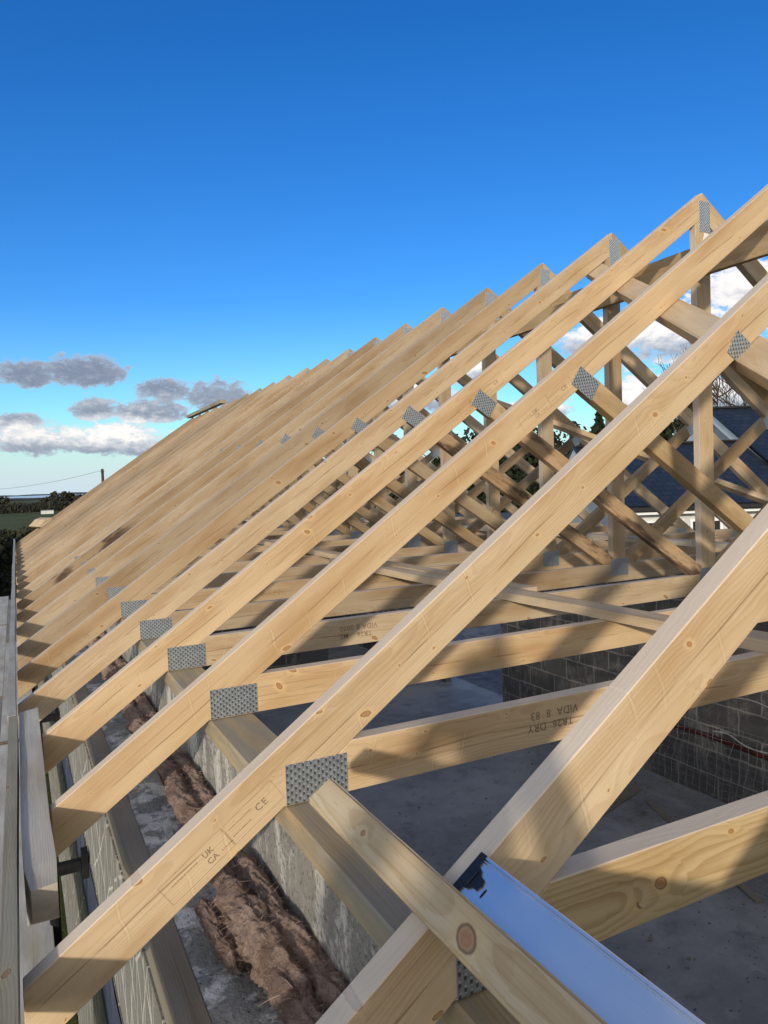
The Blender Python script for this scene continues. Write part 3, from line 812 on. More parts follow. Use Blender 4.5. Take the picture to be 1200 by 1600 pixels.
for i in range(len(prof)): bm.faces.new((a[i], b[i], b[(i + 1) % len(prof)], a[(i + 1) % len(prof)]))
obj('straightedge_body', bm, M['alu'], st)
capo = [(0, -HW - .0006), (.013, -HW - .0006), (.0140, -.014), (.021, -.0125), (.026, -.008), (.0335, -.0085), (.0365, -.001), (.033, .006), (.024, .0075), (.021, .012), (.013, .0150), (.011, HW + .0006), (0, HW + .0006)]
capo = [(x, sgn * y) for x, y in capo]
bm = bmesh.new()
a = [bm.verts.new((x, y, .0002)) for x, y in capo]; b = [bm.verts.new((x, y, .0092)) for x, y in capo]
bm.faces.new(a); bm.faces.new(list(reversed(b)))
for i in range(len(capo)): bm.faces.new((a[i], b[i], b[(i + 1) % len(capo)], a[(i + 1) % len(capo)]))
cp = obj('end_cap', bm, M['black'], st)
bm = box_bm(.003, .018, -.011, .009, .0092, .0108, .0006); obj('cap_recess', bm, M['black'], cp)
bm = bmesh.new()
pts = []
for i in range(16):
    aa = 6.2832 * i / 16; pts.append((.0435 + math.cos(aa) * .0016, sgn * (-.006) + math.sin(aa) * .0046 + (math.copysign(.0015, math.sin(aa)))))
a = [bm.verts.new((x, y, .0070)) for x, y in pts]; b = [bm.verts.new((x, y, .00775)) for x, y in pts]
bm.faces.new(a); bm.faces.new(list(reversed(b)))
for i in range(16): bm.faces.new((a[i], b[i], b[(i + 1) % 16], a[(i + 1) % 16]))
obj('cap_clip', bm, M['black'], st)

# ------------------------------------------------------------------ left wall
def lumpy_top(bm, zmin, amp, sc):
    for q in bm.verts:
        if q.co.z > zmin: q.co.z += amp * noise.fractal((q.co.x * sc, q.co.y * sc, 3.1), 1.0, 2.0, 4)
def wall_grid(x0, x1, y0, y1, z0, z1, nx, ny, nz=1):
    bm = bmesh.new(); add_box(bm, x0, x1, y0, y1, z0, z1)
    return bm
def fine_box(x0, x1, y0, y1, z0, z1, nx, ny):
    """a box whose top is a fine grid"""
    bm = bmesh.new()
    gr = [[bm.verts.new((x0 + (x1 - x0) * i / nx, y0 + (y1 - y0) * j / ny, z1)) for i in range(nx + 1)] for j in range(ny + 1)]
    for j in range(ny):
        for i in range(nx): bm.faces.new((gr[j][i], gr[j][i + 1], gr[j + 1][i + 1], gr[j + 1][i]))
    lo = lambda v: bm.verts.new((v.co.x, v.co.y, z0))
    per = [gr[0][i] for i in range(nx + 1)] + [gr[j][nx] for j in range(1, ny + 1)] + [gr[ny][i] for i in range(nx - 1, -1, -1)] + [gr[j][0] for j in range(ny - 1, 0, -1)]
    lw = [lo(v) for v in per]
    for k in range(len(per)): bm.faces.new((per[k], lw[k], lw[(k + 1) % len(per)], per[(k + 1) % len(per)]))
    bm.faces.new(lw)
    return bm, gr

Y0 = -6.4
wl = empty('inner_block_wall', (.055, Y0, FLOOR_Z), 'inner leaf of grey concrete blocks under the left wall plate', 'block wall')
bm = box_bm(-.045, .055, 0, Y_END - Y0, 0.002, -FLOOR_Z - .0525); obj('blockwork', bm, M['blockl'], wl)
# smeared mortar along the inner leaf
o = board('wall_plate', (.0605, -6.4, -.027), (.0605, Y_END, -.027), .119, .050, M['plate'], bv=.004)
tag(o, 'thick damp wall plate on the left wall, carrying the truss heels', 'wall plate')

wo_ = empty('outer_block_wall', (-.112, Y0, GROUND_Z), 'outer leaf with mortar-splashed top and scratched render facing the scaffold', 'block wall')
bm, gr = fine_box(-.0575, .055, 0, Y_END - Y0, .05, -GROUND_Z - .305, 10, 700)
for row in gr:
    for q in row:
        wx, wy = q.co.x * 1.0, q.co.y
        h = noise.fractal((wx * 9, wy * 9, 1.7), 1.0, 2.0, 5)
        q.co.z += .010 * h + .012 * max(0, noise.noise((wx * 26, wy * 26, 8.8)) - .25)
obj('blockwork', bm, M['mortar'], wo_)
bm = box_bm(-.122, -.0579, 0, Y_END - Y0, .05, -GROUND_Z - .86); obj('render_coat', bm, M['render'], wo_)
bm = box_bm(-.119, -.0579, 0, Y_END - Y0, -GROUND_Z - .855, -GROUND_Z - .375); obj('render_coat', bm, M['render'], wo_)
# dark blue strip over the render, with soft folds
bm = bmesh.new(); n = 240; ga = []
for j in range(n + 1):
    y = (Y_END - Y0) * j / n
    row = []
    for k in range(6):
        z = -GROUND_Z - .86 - .34 * k / 5 + .015 * noise.noise((y * 2.2, k * .3, 2))
        row.append(bm.verts.new((-.1240 - .006 * abs(noise.noise((y * 5, k * .7, 5))), y, z)))
    ga.append(row)
for A_, B_ in zip(ga, ga[1:]):
    for k in range(5): bm.faces.new((A_[k], A_[k + 1], B_[k + 1], B_[k]))
obj('dark_blue_strip', bm, M['blue_strip'], wo_, smooth=True)
o = board('soffit_batten', (-.1985, -6.4, -.338), (-.1985, Y_END, -.338), .057, .07, M['dark'], bv=.002)
tag(o, 'dark treated batten fixed along the outer wall top', 'batten')
# lump of mortar on the outer wall
bm = bmesh.new(); bmesh.ops.create_icosphere(bm, subdivisions=3, radius=1)
for q in bm.verts:
    k = 1 + .35 * noise.fractal(q.co * 1.7, 1.0, 2.0, 3); q.co = Vector((q.co.x * .012 * k, q.co.y * .028 * k, q.co.z * .013 * k))
o = obj('mortar_lump', bm, M['tagw'], loc=(-.105, 1.24, -.295)); o.data.materials[0] = m_simple('pale mortar', (.34, .34, .33), (.48, .48, .46), 60, .95, .004)
tag(o, 'pale lump of mortar on the outer wall between two rafters', 'mortar')

# mineral wool tucked in the cavity
def wool(y0, y1, xa, xb, zt, seed, label, rad=.052):
    bm = bmesh.new(); n = max(40, int((y1 - y0) * 230)); seg = 40
    k_ = rad / .043
    for part_, (ox_, oz_, r0_, amp) in enumerate(((-.027, 0.0, .027, 1.0), (.026, .002, .024, 1.1), (0.0, -.026, .034, 1.7), (-.004, -.010, .014, 2.2))):
        rings = []
        for j in range(n + 1):
            t = j / n; y = y0 + (y1 - y0) * (t if part_ < 2 else .04 + .92 * t)
            sd_ = seed * 3.7 + part_ * 11.3
            cx = xa + (xb - xa) * t + (ox_ + .013 * noise.noise((y * 6, sd_, 0))) * k_
            cz = zt - .030 * k_ + (oz_ + .010 * noise.noise((y * 9, sd_, 4))) * k_
            env = max(.05, min(1, math.sin(math.pi * t) * 3.2) ** .6 if 0 < t < 1 else .05)
            env *= .82 + .50 * abs(noise.noise((y * 13, sd_, 9))) + .22 * noise.noise((y * 5, sd_, 2))
            ring = []
            for k in range(seg):
                an = 2 * math.pi * k / seg; c_, s_ = math.cos(an), math.sin(an)
                f1 = noise.fractal(Vector((c_ * .9, y * 16, s_ * .9 + sd_)), 1.0, 2.0, 3)
                f2 = abs(noise.noise(Vector((c_ * 1.3 + f1 * .7, y * 26 + 2 * c_, s_ * 1.3 + sd_))))
                f3 = noise.fractal(Vector((c_ * 4, y * 90, s_ * 4 + sd_)), .8, 2.0, 4)
                r = r0_ * k_ * env * max(.25, 1 + amp * (.26 * f1 + .50 * (f2 - .22) + .12 * f3))
                ring.append(bm.verts.new((cx + c_ * r, y + .012 * f1, cz + s_ * r * (1.1 if part_ < 2 else .8))))
            rings.append(ring)
        for A_, B_ in zip(rings, rings[1:]):
            for k in range(seg): bm.faces.new((A_[k], A_[(k + 1) % seg], B_[(k + 1) % seg], B_[k]))
        bm.faces.new(rings[0]); bm.faces.new(list(reversed(rings[-1])))
    o = obj('insulation', bm, M['wool'], smooth=True)
    tag(o, label, 'insulation', 'brown mineral wool in the cavity')
    # loose fibres standing off the wool, pale and dark
    rr = random.Random(seed); fb = bmesh.new(); me = o.data; np_ = len(me.polygons)
    for i in range(int((22000 if y0 < 1.1 else 10000 if y0 < 1.8 else 2500) * (y1 - y0))):
        f = me.polygons[rr.randrange(np_)]
        if f.normal.z < -.15: continue
        p = f.center - f.normal * .002
        dirn = (f.normal * .42 + Vector((rr.uniform(-1, 1), rr.uniform(-1, 1), rr.uniform(-.5, .6)))).normalized()
        side = dirn.cross(Vector((rr.uniform(-1, 1), rr.uniform(-1, 1), rr.uniform(-1, 1)))).normalized() * rr.uniform(.00026, .00062)
        L = rr.uniform(.005, .020); curl = Vector((rr.uniform(-1, 1), rr.uniform(-1, 1), rr.uniform(-1, .1))) * L * .9
        mi = 0 if rr.random() < .5 else (1 if rr.random() < .6 else 2)
        prev = None
        for q in range(4):
            t = q / 3; c = p + dirn * L * t + curl * t * t
            cur = (fb.verts.new(c - side * (1 - t * .7)), fb.verts.new(c + side * (1 - t * .7)))
            if prev: fb.faces.new((prev[0], prev[1], cur[1], cur[0])).material_index = mi
            prev = cur
    q = obj('loose_fibres', fb, [M['wool'], M['woollight'], M['wooldark']], o); q['kind'] = 'stuff'
    return o
M['woollight'] = m_simple('pale wool fibre', (.40, .29, .23), (.52, .40, .33), 30, 1.0, .0, spec=.05)
M['wooldark'] = m_simple('dark wool fibre', (.09, .05, .032), (.18, .11, .075), 30, 1.0, .0, spec=.05)
wool(.02, .90, -.030, -.052, -.178, 1, 'long brown roll of mineral wool nearest the camera, split along its top', .043)
wool(.60, .84, -.095, -.100, -.255, 6, 'small tuft of wool spilling onto the outer wall beneath the second rafter', .026)
wool(1.06, 1.60, -.040, -.045, -.185, 2, 'brown wool between the second and third rafters, folded open', .040)
wool(1.72, 2.42, -.050, -.045, -.195, 3, 'brown wool between the third and fourth rafters, partly sunken', .044)
wool(2.5, 3.3, -.045, -.050, -.19, 4, 'brown wool in the cavity beneath the fifth rafter', .044)
wool(3.4, 4.8, -.048, -.050, -.19, 5, 'farthest visible stretch of brown wool, beneath the seventh rafter', .044)

# eaves boards
def fascia(y0, y1, xoff, z, label, mtl):
    bm = bmesh.new(); n = 24; rings = []
    for j in range(n + 1):
        y = y0 + (y1 - y0) * j / n
        w = .006 * noise.noise((y * .9, 3.3, 0)); dz = .008 * noise.noise((y * .7, 8.1, 0))
        rings.append([bm.verts.new((y - y0, xx + w + xoff, zz + dz)) for xx, zz in ((-.013, -.085), (.013, -.085), (.013, .0), (-.013, .0))])
    for A_, B_ in zip(rings, rings[1:]):
        for k in range(4): bm.faces.new((A_[k], A_[(k + 1) % 4], B_[(k + 1) % 4], B_[k]))
    bm.faces.new(rings[0]); bm.faces.new(list(reversed(rings[-1])))
    o = obj('fascia_board', bm, mtl, loc=(-.472, y0, z), rot=(0, 0, math.pi / 2))
    return tag(o, label, 'fascia board', 'boards along the eaves')
fascia(-6.4, 2.05, 0, -.135, 'near fascia board along the rafter tails, greenish grey edge up', M['treated'])
fascia(2.055, 8.2, .003, -.135, 'weathered middle fascia board, between the near one and the far one', M['board'])
fascia(8.205, Y_END + .25, .0, -.135, 'far fascia board running to the end of the roof', M['board'])
# short thick board fixed on the two cut tails, its near end split to a point
bm = bmesh.new()
sec = [(-.030, -.115), (.030, -.115), (.030, .0), (-.030, .012)]
ys = [0, .25, .5, .75, 1.0, 1.2, 1.29]
rings = []
for i, y in enumerate(ys):
    k = 0 if i < 5 else (i - 4)
    rings.append([bm.verts.new((y, -x * (1 - .22 * max(0, k - 1)) + .004 * k, z * (1.0 if k < 2 else .55) + (.004 * noise.noise((y * 3, x * 40, z * 20))) - (.002 * k))) for x, z in sec])
for A_, B_ in zip(rings, rings[1:]):
    for k in range(4): bm.faces.new((A_[k], A_[(k + 1) % 4], B_[(k + 1) % 4], B_[k]))
bm.faces.new(rings[0]); bm.faces.new(list(reversed(rings[-1])))
o = obj('eaves_block', bm, M['board'], loc=(-.4215, 2.12, -.148), rot=(0, 0, -math.pi / 2))
tag(o, 'short thick grey board over two rafter tails, its near end split to a point', 'timber board')

# ------------------------------------------------------------------ scaffold beside the wall
PZ = -1.10
k = 0
for i, x in enumerate((-.4895, -.7165, -.9435, -1.1705, -1.3975)):
    for (y0, y1) in (((-2.6, 1.10), (1.12, 4.9), (4.92, 8.8), (8.82, 12.7)) if i % 2 == 0 else ((-2.6, 2.3), (2.32, 6.2), (6.22, 10.1), (10.12, 13.2))):
        o = board('scaffold_board', (x, y0, PZ), (x, y1, PZ), .225, .038, M['scaf'] if (i + k) % 3 else M['scafbrown'], bv=.002)
        pos = ['nearest', 'second', 'third', 'farthest'][k % 4]; rowl = ['against the wall', 'second out from the wall', 'in the middle of the platform', 'fourth out from the wall', 'on the outer edge'][i]
        tag(o, f'grey scaffold board {rowl}, {pos} along its row', 'scaffold board', 'scaffold boards beside the wall')
        for e, yy in ((0, y0), (1, y1)):
            L = y1 - y0
            bm = bmesh.new(); x0 = .0 if e == 0 else L - .03
            add_box(bm, x0 - .0012, x0 + .0312, -.1138, .1138, -.0202, .0202)
            h = obj('end_hoop', bm, M['hoop'], o)
        k += 1
def scaf_frame(y, zt, label):
    t = empty('wall_bracket', (-.367, y, PZ), label, 'scaffold bracket', 'black steel scaffold brackets')
    bm = tube_bm([(0, 0, -1.2), (0, 0, zt - PZ)], .020, 12); obj('upright', bm, M['steel'], t, smooth=False)
    bm = box_bm(-.03, .105, -.020, .020, zt - PZ - .022, zt - PZ + .018, .002); obj('arm', bm, M['steel'], t)
    bm = box_bm(.105, .130, -.035, .035, zt - PZ - .05, zt - PZ + .05, .002); obj('wall_pad', bm, M['steel'], t)
scaf_frame(2.42, -.87, 'black steel bracket against the render, between the second and third rafter tails')
scaf_frame(4.6, -.87, 'black steel bracket against the render, below the block on the cut tails')
scaf_frame(7.0, -.87, 'black steel bracket against the render, farther along the wall')
for y in (-1.5, 2.2, 5.8, 9.4, 13.0):
    bm = tube_bm([(-1.6, y, PZ - .05), (-.30, y, PZ - .05)], .024, 10)
    o = obj('scaffold_transom', bm, M['steel']); tag(o, {-1.5: 'scaffold tube under the boards behind the viewpoint', 2.2: 'scaffold tube under the boards near the third truss', 5.8: 'scaffold tube under the boards near the tenth truss', 9.4: 'scaffold tube under the boards near the sixteenth truss', 13.0: 'scaffold tube under the boards at the far end'}[y], 'scaffold tube')

# ------------------------------------------------------------------ the person taking the picture, standing on the boards behind the lens
def person():
    fz = PZ + .020; ox, oy = -.64, -.98
    V = []; E = []; RR = []
    def add(p, r, par=None):
        V.append((p[0], p[1], p[2])); RR.append(r)
        if par is not None: E.append((par, len(V) - 1))
        return len(V) - 1
    pel = add((0, 0, .93), .135); ab = add((0, .01, 1.08), .135, pel); ch = add((0, .015, 1.24), .175, ab); ub = add((0, .01, 1.38), .13, ch)
    nk = add((0, .015, 1.46), .052, ub); h0 = add((0, .035, 1.54), .078, nk); h1 = add((0, .04, 1.62), .082, h0); add((0, .03, 1.675), .055, h1)
    for sg in (-1, 1):
        hp = add((sg * .10, 0, .86), .095, pel); kn = add((sg * .12, .02, .48), .060, hp); an = add((sg * .13, -.02, .09), .042, kn); add((sg * .145, .13, .035), .036, an)
        sh = add((sg * .20, .01, 1.37), .064, ub)
        el = add((sg * .25, .13, 1.25) if sg < 0 else (sg * .27, .12, 1.24), .062, sh)
        wr = add((-.02, .17, 1.53) if sg < 0 else (.20, .17, 1.56), .032, el)
        pm = add((.05, .19, 1.57) if sg < 0 else (.19, .185, 1.62), .030, wr)
        for k in range(4):
            b = Vector(V[pm]); dr = Vector((.030, .012, .020 - .012 * k)) if sg < 0 else Vector((-.024 + .004 * k, .006, .034 - .015 * k))
            f1 = add(b + dr, .0085, pm); add(b + dr * 1.7 + Vector((0, -.006, .006)), .0075, f1)
        t1 = add(Vector(V[pm]) + Vector((.008, -.022, .016)), .0095, pm); add(Vector(V[pm]) + Vector((.016, -.030, .034)), .008, t1)
    me = bpy.data.meshes.new('person'); me.from_pydata(V, E, [])
    o = bpy.data.objects.new('person', me); o.location = (ox, oy, fz); link(o)
    sk = o.modifiers.new('skin', 'SKIN'); sk.use_smooth_shade = True
    for sv, r in zip(me.skin_vertices[0].data, RR): sv.radius = (r, r * .9)
    me.skin_vertices[0].data[0].use_root = True
    sb = o.modifiers.new('subdivision', 'SUBSURF'); sb.levels = 1; sb.render_levels = 2
    mt, g = mat('work clothes and skin')
    z = g.sep(G(mt.node_tree).n('ShaderNodeTexCoord').outputs['Object'])[2]
    c = g.mix(g.m('GREATER_THAN', z, .90), (.035, .04, .055), (.05, .055, .06)); c = g.mix(g.m('GREATER_THAN', z, 1.47), c, (.50, .30, .22))
    finish(g, c, .8)
    me.materials.append(mt)
    bm = bmesh.new(); bmesh.ops.create_icosphere(bm, subdivisions=3, radius=.098)
    for q in bm.verts: q.co = Vector((q.co.x * .92, q.co.y * 1.05, max(q.co.z, -.01) * .9))
    obj('wool_hat', bm, M['dark'], o, smooth=True, loc=(0, .03, 1.625))
    return tag(o, 'person in dark work clothes on the scaffold behind the viewpoint, holding up a phone', 'person')
person()
t = obj('phone', box_bm(-.038, .038, -.004, .004, -.078, .078, .003), M['black'], loc=(-.452, -.765, .575)); tag(t, 'black phone held up behind the viewpoint', 'phone')

# ------------------------------------------------------------------ inside: right wall with an opening, partitions, net
XR = 2 * HS
wr = empty('right_block_wall', (XR - .05, 0, FLOOR_Z), 'long dark block wall on the right with an opening near its middle', 'block wall')
H = -FLOOR_Z - .0525
bm = box_bm(-.05, .05, -6.4, 7.12, .002, H); obj('blockwork', bm, M['block'], wr)
bm = box_bm(-.05, .05, 8.55, Y_END, .002, H); obj('blockwork', bm, M['block'], wr)
bm = box_bm(-.05, .05, 7.1205, 8.5495, H - .22, H); obj('lintel', bm, M['floor'], wr)
o = board('wall_plate', (XR - .0605, -6.4, -.027), (XR - .0605, Y_END, -.027), .119, .050, M['plate'], bv=.004)
tag(o, 'wall plate along the top of the right block wall', 'wall plate')
for (yy, x0, x1, label) in ((9.3, .12, 3.4, 'dark block partition crossing the left of the building'), (Y_END - .3, .12, 5.1, 'block gable wall closing the far end of the building')):
    t = empty('partition_wall', (0, yy, FLOOR_Z), label, 'block wall')
    obj('blockwork', box_bm(x0, x1, -.05, .05, .002, H + (.0 if yy < 10 else .07)), M['blockx'], t)
t = empty('block_pier', (3.30, 9.2, FLOOR_Z), 'short block pier standing on the floor edge beyond the trusses', 'block pier')
obj('blockwork', box_bm(-.22, .22, -.11, .11, .002, .68, .004), M['blockx'], t)
# boards and pallets outside, seen through the opening
for k, (x, y, z, l) in enumerate(((5.9, 7.4, -2.2, 2.4), (6.3, 8.0, -1.9, 2.6), (6.8, 8.6, -1.75, 2.8))):
    o = board('loose_board', (x, y - l / 2, z), (x + .5, y + l / 2, z + .1), .225, .04, M['scaf'])
    tag(o, ['pale plank outside the wall opening, lowest of three', 'pale plank outside the wall opening, middle of three', 'pale plank outside the wall opening, highest of three'][k], 'timber board')
    for yy in (-.8, .8):
        pass
o = obj('gravel_apron', box_bm(0, 6, 0, 14, 0, .06), m_simple('grey yard gravel', (.12, .125, .135), (.23, .235, .25), 5, .95, .02), loc=(5.55, 0, GROUND_Z)); tag(o, kind='structure')
# steel bar along the wall and the slack net hung on it
pts = [(XR - .22, 1.6 + .25 * i, -1.78 + .02 * noise.noise((i * .4, 1, 1))) for i in range(14)]
o = obj('steel_bar', tube_bm(pts, .022, 8), M['rust'], smooth=True); tag(o, 'red-brown steel bar along the right block wall', 'steel bar')
pts = []
for i in range(60):
    t = i / 59; pts.append((XR - .25 + .02 * math.sin(t * 31), 3.75 - 2.0 * t, -1.70 + .045 * math.sin(t * 17 + 1) * math.sin(t * 5) - .03 * t))
o = obj('white_rope', tube_bm(pts, .007, 6), M['rope'], smooth=True); tag(o, 'pale rope twisted along the red-brown steel bar', 'rope')
pts = []
for i in range(50):
    t = i / 49; pts.append((XR - .12 + .01 * math.sin(t * 21), 4.6 - 2.8 * t, -1.36 + .03 * math.sin(t * 19) - .05 * math.sin(t * 3.1)))
o = obj('white_rope', tube_bm(pts, .005, 6), M['rope'], smooth=True); tag(o, 'thin pale rope on the block wall above the steel bar', 'rope')
bm = bmesh.new()
def net_pt(u, v):
    """u along the wall, v from the bar down the wall and out over the floor"""
    y = 1.2 + u; s = v
    sag = .06 * noise.noise((u * 2.2, v * 2.0, 1)) + .035 * noise.noise((u * 6, v * 6, 4))
    if s < .62:
        p = Vector((XR - .24 - .18 * s - abs(sag), y + sag, -1.62 - s * 1.02))
    else:
        q = s - .62
        p = Vector((XR - .35 - q * .95 - .1 * abs(sag), y + sag * 1.4, max(FLOOR_Z + .012 + abs(sag) * .8, -2.25 - q * .4)))
    return p
UN, VN = 44, 26
for i in range(UN + 1):
    u = 3.3 * i / UN
    tube_bm([net_pt(u, 1.5 * j / 60) for j in range(61)], .0018, 3, bm)
for j in range(VN + 1):
    v = 1.5 * j / VN
    tube_bm([net_pt(3.3 * i / 90, v) for i in range(91)], .0018, 3, bm)
o = obj('safety_net', bm, M['netting']); tag(o, 'slack pale net hanging over the right block wall and floor', 'net')
# crumbs of block, mortar and sawdust swept about the floor
rr = random.Random(77); bm = bmesh.new()
for i in range(1500):
    cx, cy = rr.choice(((1.0, .9), (2.2, 1.8), (3.2, 1.0), (4.2, 2.0), (2.4, 4.6), (4.6, 5.2), (3.5, 3.2)))
    x = cx + rr.gauss(0, .55); y = cy + rr.gauss(0, .7); r = rr.uniform(.003, .012) * (2.4 if rr.random() < .04 else 1)
    if not .15 < x < 5.1: continue
    vs = [Vector((rr.uniform(-1, 1), rr.uniform(-1, 1), rr.uniform(-.05, 1))) * r for _ in range(5)]
    vs = [bm.verts.new((x + q.x * 1.5, y + q.y, FLOOR_Z + .001 + max(0, q.z))) for q in vs]
    bm.faces.new(vs[:3]); bm.faces.new((vs[0], vs[2], vs[3])); bm.faces.new((vs[1], vs[3], vs[4])); bm.faces.new((vs[2], vs[3], vs[4]))
M['crumb'] = m_simple('floor crumbs', (.05, .05, .05), (.32, .28, .22), 9, .95, .0)
tag(obj('floor_debris', bm, M['crumb']), kind='stuff')
# thin dark strips added in place of the dark slots in the slab
o = board('floor_strip', (4.62, 4.15, FLOOR_Z + .008), (4.05, 2.6, FLOOR_Z + .008), .07, .014, M['dark']); tag(o, 'dark strip added for a slot in the floor slab, beneath the net', 'timber board')
o = board('floor_strip', (4.75, 4.4, FLOOR_Z + .008), (3.95, 4.15, FLOOR_Z + .008), .10, .014, M['dark']); tag(o, 'dark strip added for a slot in the floor slab, at the foot of the net', 'timber board')

# ------------------------------------------------------------------ neighbouring bungalow
_lat, _dep = 6.29, 20.0
HX = -.4266 + .8928 * 0 + .4493 * _dep + .8934 * _lat; HY = -.7137 + .8934 * _dep - .4493 * _lat
hs_ = empty('bungalow', (HX, HY, GROUND_Z), 'white bungalow with dark slate roofs beyond the trusses', 'house', rz=-R(26.7))
def hpart(name, bm, material, **kw): return obj(name, bm, material, hs_, **kw)
EH = -.32 - GROUND_Z                       # eaves height
def slope_part(x0, x1, y0, y1, z0, z1, name='roof_slope'):
    L = math.hypot(y1 - y0, z1 - z0); a = math.atan2(z1 - z0, y1 - y0)
    bm = box_bm(0, x1 - x0, 0, L, 0, .05); return hpart(name, bm, M['slate'], loc=(x0, y0, z0), rot=(a, 0, 0))
def back_slope(x0, x1, y0, y1, z0, z1):
    L = math.hypot(y1 - y0, z1 - z0); a = math.atan2(z1 - z0, y0 - y1)
    bm = box_bm(0, x1 - x0, 0, L, 0, .05); return hpart('roof_slope', bm, M['slate'], loc=(x1, y0, z0), rot=(a, 0, math.pi))
# lower left part, then the taller part with its verge standing above the lower roof
def gable_prism(ya, yb, ym, ze, zr, x0, x1):
    bm = bmesh.new(); prof = [(ya, 0), (yb, 0), (yb, ze), (ym, zr), (ya, ze)]
    a = [bm.verts.new((x0, y, z)) for y, z in prof]; b = [bm.verts.new((x1, y, z)) for y, z in prof]
    bm.faces.new(a); bm.faces.new(list(reversed(b)))
    for i in range(5): bm.faces.new((a[i], b[i], b[(i + 1) % 5], a[(i + 1) % 5]))
    return bm
BR = 1.50 - GROUND_Z; AR = 2.76 - GROUND_Z
hpart('wall', gable_prism(.3, 7.3, 3.8, EH + .05, BR - .12, .25, 5.6), M['white'])
hpart('wall', gable_prism(.302, 11.7, 6.0, EH + .06, AR - .16, 5.601, 17.0), M['white'])
slope_part(0, 5.55, -.15, 3.8, EH, BR); back_slope(0, 5.55, 7.75, 3.8, EH, BR)
slope_part(5.36, 17.2, -.15, 6.0, EH + .04, AR); back_slope(5.36, 17.2, 12.1, 6.0, EH + .04, AR)
def raked(ya, za, ym, zm, yb, zb, d0, d1, x0, x1, name, mtl):
    bm = bmesh.new(); prof = [(ya, za + d0), (ym, zm + d0), (yb, zb + d0), (yb, zb + d1), (ym, zm + d1), (ya, za + d1)]
    a = [bm.verts.new((x0, y, z)) for y, z in prof]; b = [bm.verts.new((x1, y, z)) for y, z in prof]
    for i in range(6): bm.faces.new((a[i], b[i], b[(i + 1) % 6], a[(i + 1) % 6]))
    for q in ((0, 1, 4, 5), (1, 2, 3, 4)):
        bm.faces.new([a[i] for i in q]); bm.faces.new([b[i] for i in reversed(q)])
    hpart(name, bm, mtl)
raked(-.15, EH + .04, 6.0, AR, 12.1, EH + .04, -.02, .10, 5.24, 5.355, 'verge', M['gutter'])
raked(-.15, EH + .04, 6.0, AR, 12.1, EH + .04, -.34, -.022, 5.28, 5.355, 'barge_board', M['fascia_w'])
raked(-.15, EH, 3.8, BR, 7.75, EH, -.02, .08, -.10, -.002, 'verge', M['gutter'])
raked(-.15, EH, 3.8, BR, 7.75, EH, -.26, -.022, -.08, -.002, 'barge_board', M['fascia_w'])
hpart('ridge_tile', box_bm(5.3, 17.2, 5.87, 6.13, AR + .02, AR + .11, .03), M['gutter'])
hpart('ridge_tile', box_bm(-.05, 5.23, 3.67, 3.93, BR + .02, BR + .10, .03), M['gutter'])
hpart('gutter', box_bm(-.05, 17.2, -.30, -.16, EH - .11, EH + .02, .02), M['gutter'])
hpart('fascia', box_bm(0, 17.2, -.158, -.13, EH - .20, EH - .002, .004), M['fascia_w'])
hpart('soffit', box_bm(0, 17.2, -.128, .298, EH - .20, EH - .16), M['fascia_w'])
def window(x, z, w, h):
    f = bmesh.new(); t = .07; y = .30
    for (a0, a1, z0, z1) in ((x - w / 2, x + w / 2, z, z + t), (x - w / 2, x + w / 2, z + h - t, z + h), (x - w / 2, x - w / 2 + t, z + t, z + h - t), (x + w / 2 - t, x + w / 2, z + t, z + h - t), (x - t / 2, x + t / 2, z + t, z + h - t)):
        add_box(f, a0, a1, y - .05, y + .02, z0, z1)
    o = hpart('window', f, M['fascia_w'])
    gb = bmesh.new(); add_box(gb, x - w / 2 + t, x - t / 2, y - .02, y - .004, z + t, z + h - t); add_box(gb, x + t / 2, x + w / 2 - t, y - .02, y - .004, z + t, z + h - t)
    obj('pane', gb, M['glass'], o)
for wx, ww in ((1.4, 1.2), (2.62, .9), (4.3, 1.5), (7.6, 1.6), (10.5, 1.6)): window(wx, .85, ww, 1.2)
# low white garage to the left of it
gx = empty('garage', (HX - 5.4 * .8934 - .6, HY + 5.4 * .4493 + .5, GROUND_Z), 'low white garage with a grey flat roof, left of the bungalow', 'garage', rz=-R(26.7))
obj('wall', box_bm(0, 4.3, 0, 4.5, 0, 2.05), M['white'], gx); obj('roof', box_bm(-.15, 4.45, -.15, 4.65, 2.052, 2.20, .01), M['hill'], gx)
obj('door', box_bm(2.3, 3.6, -.03, -.002, 0, 1.9), M['glass'], gx)

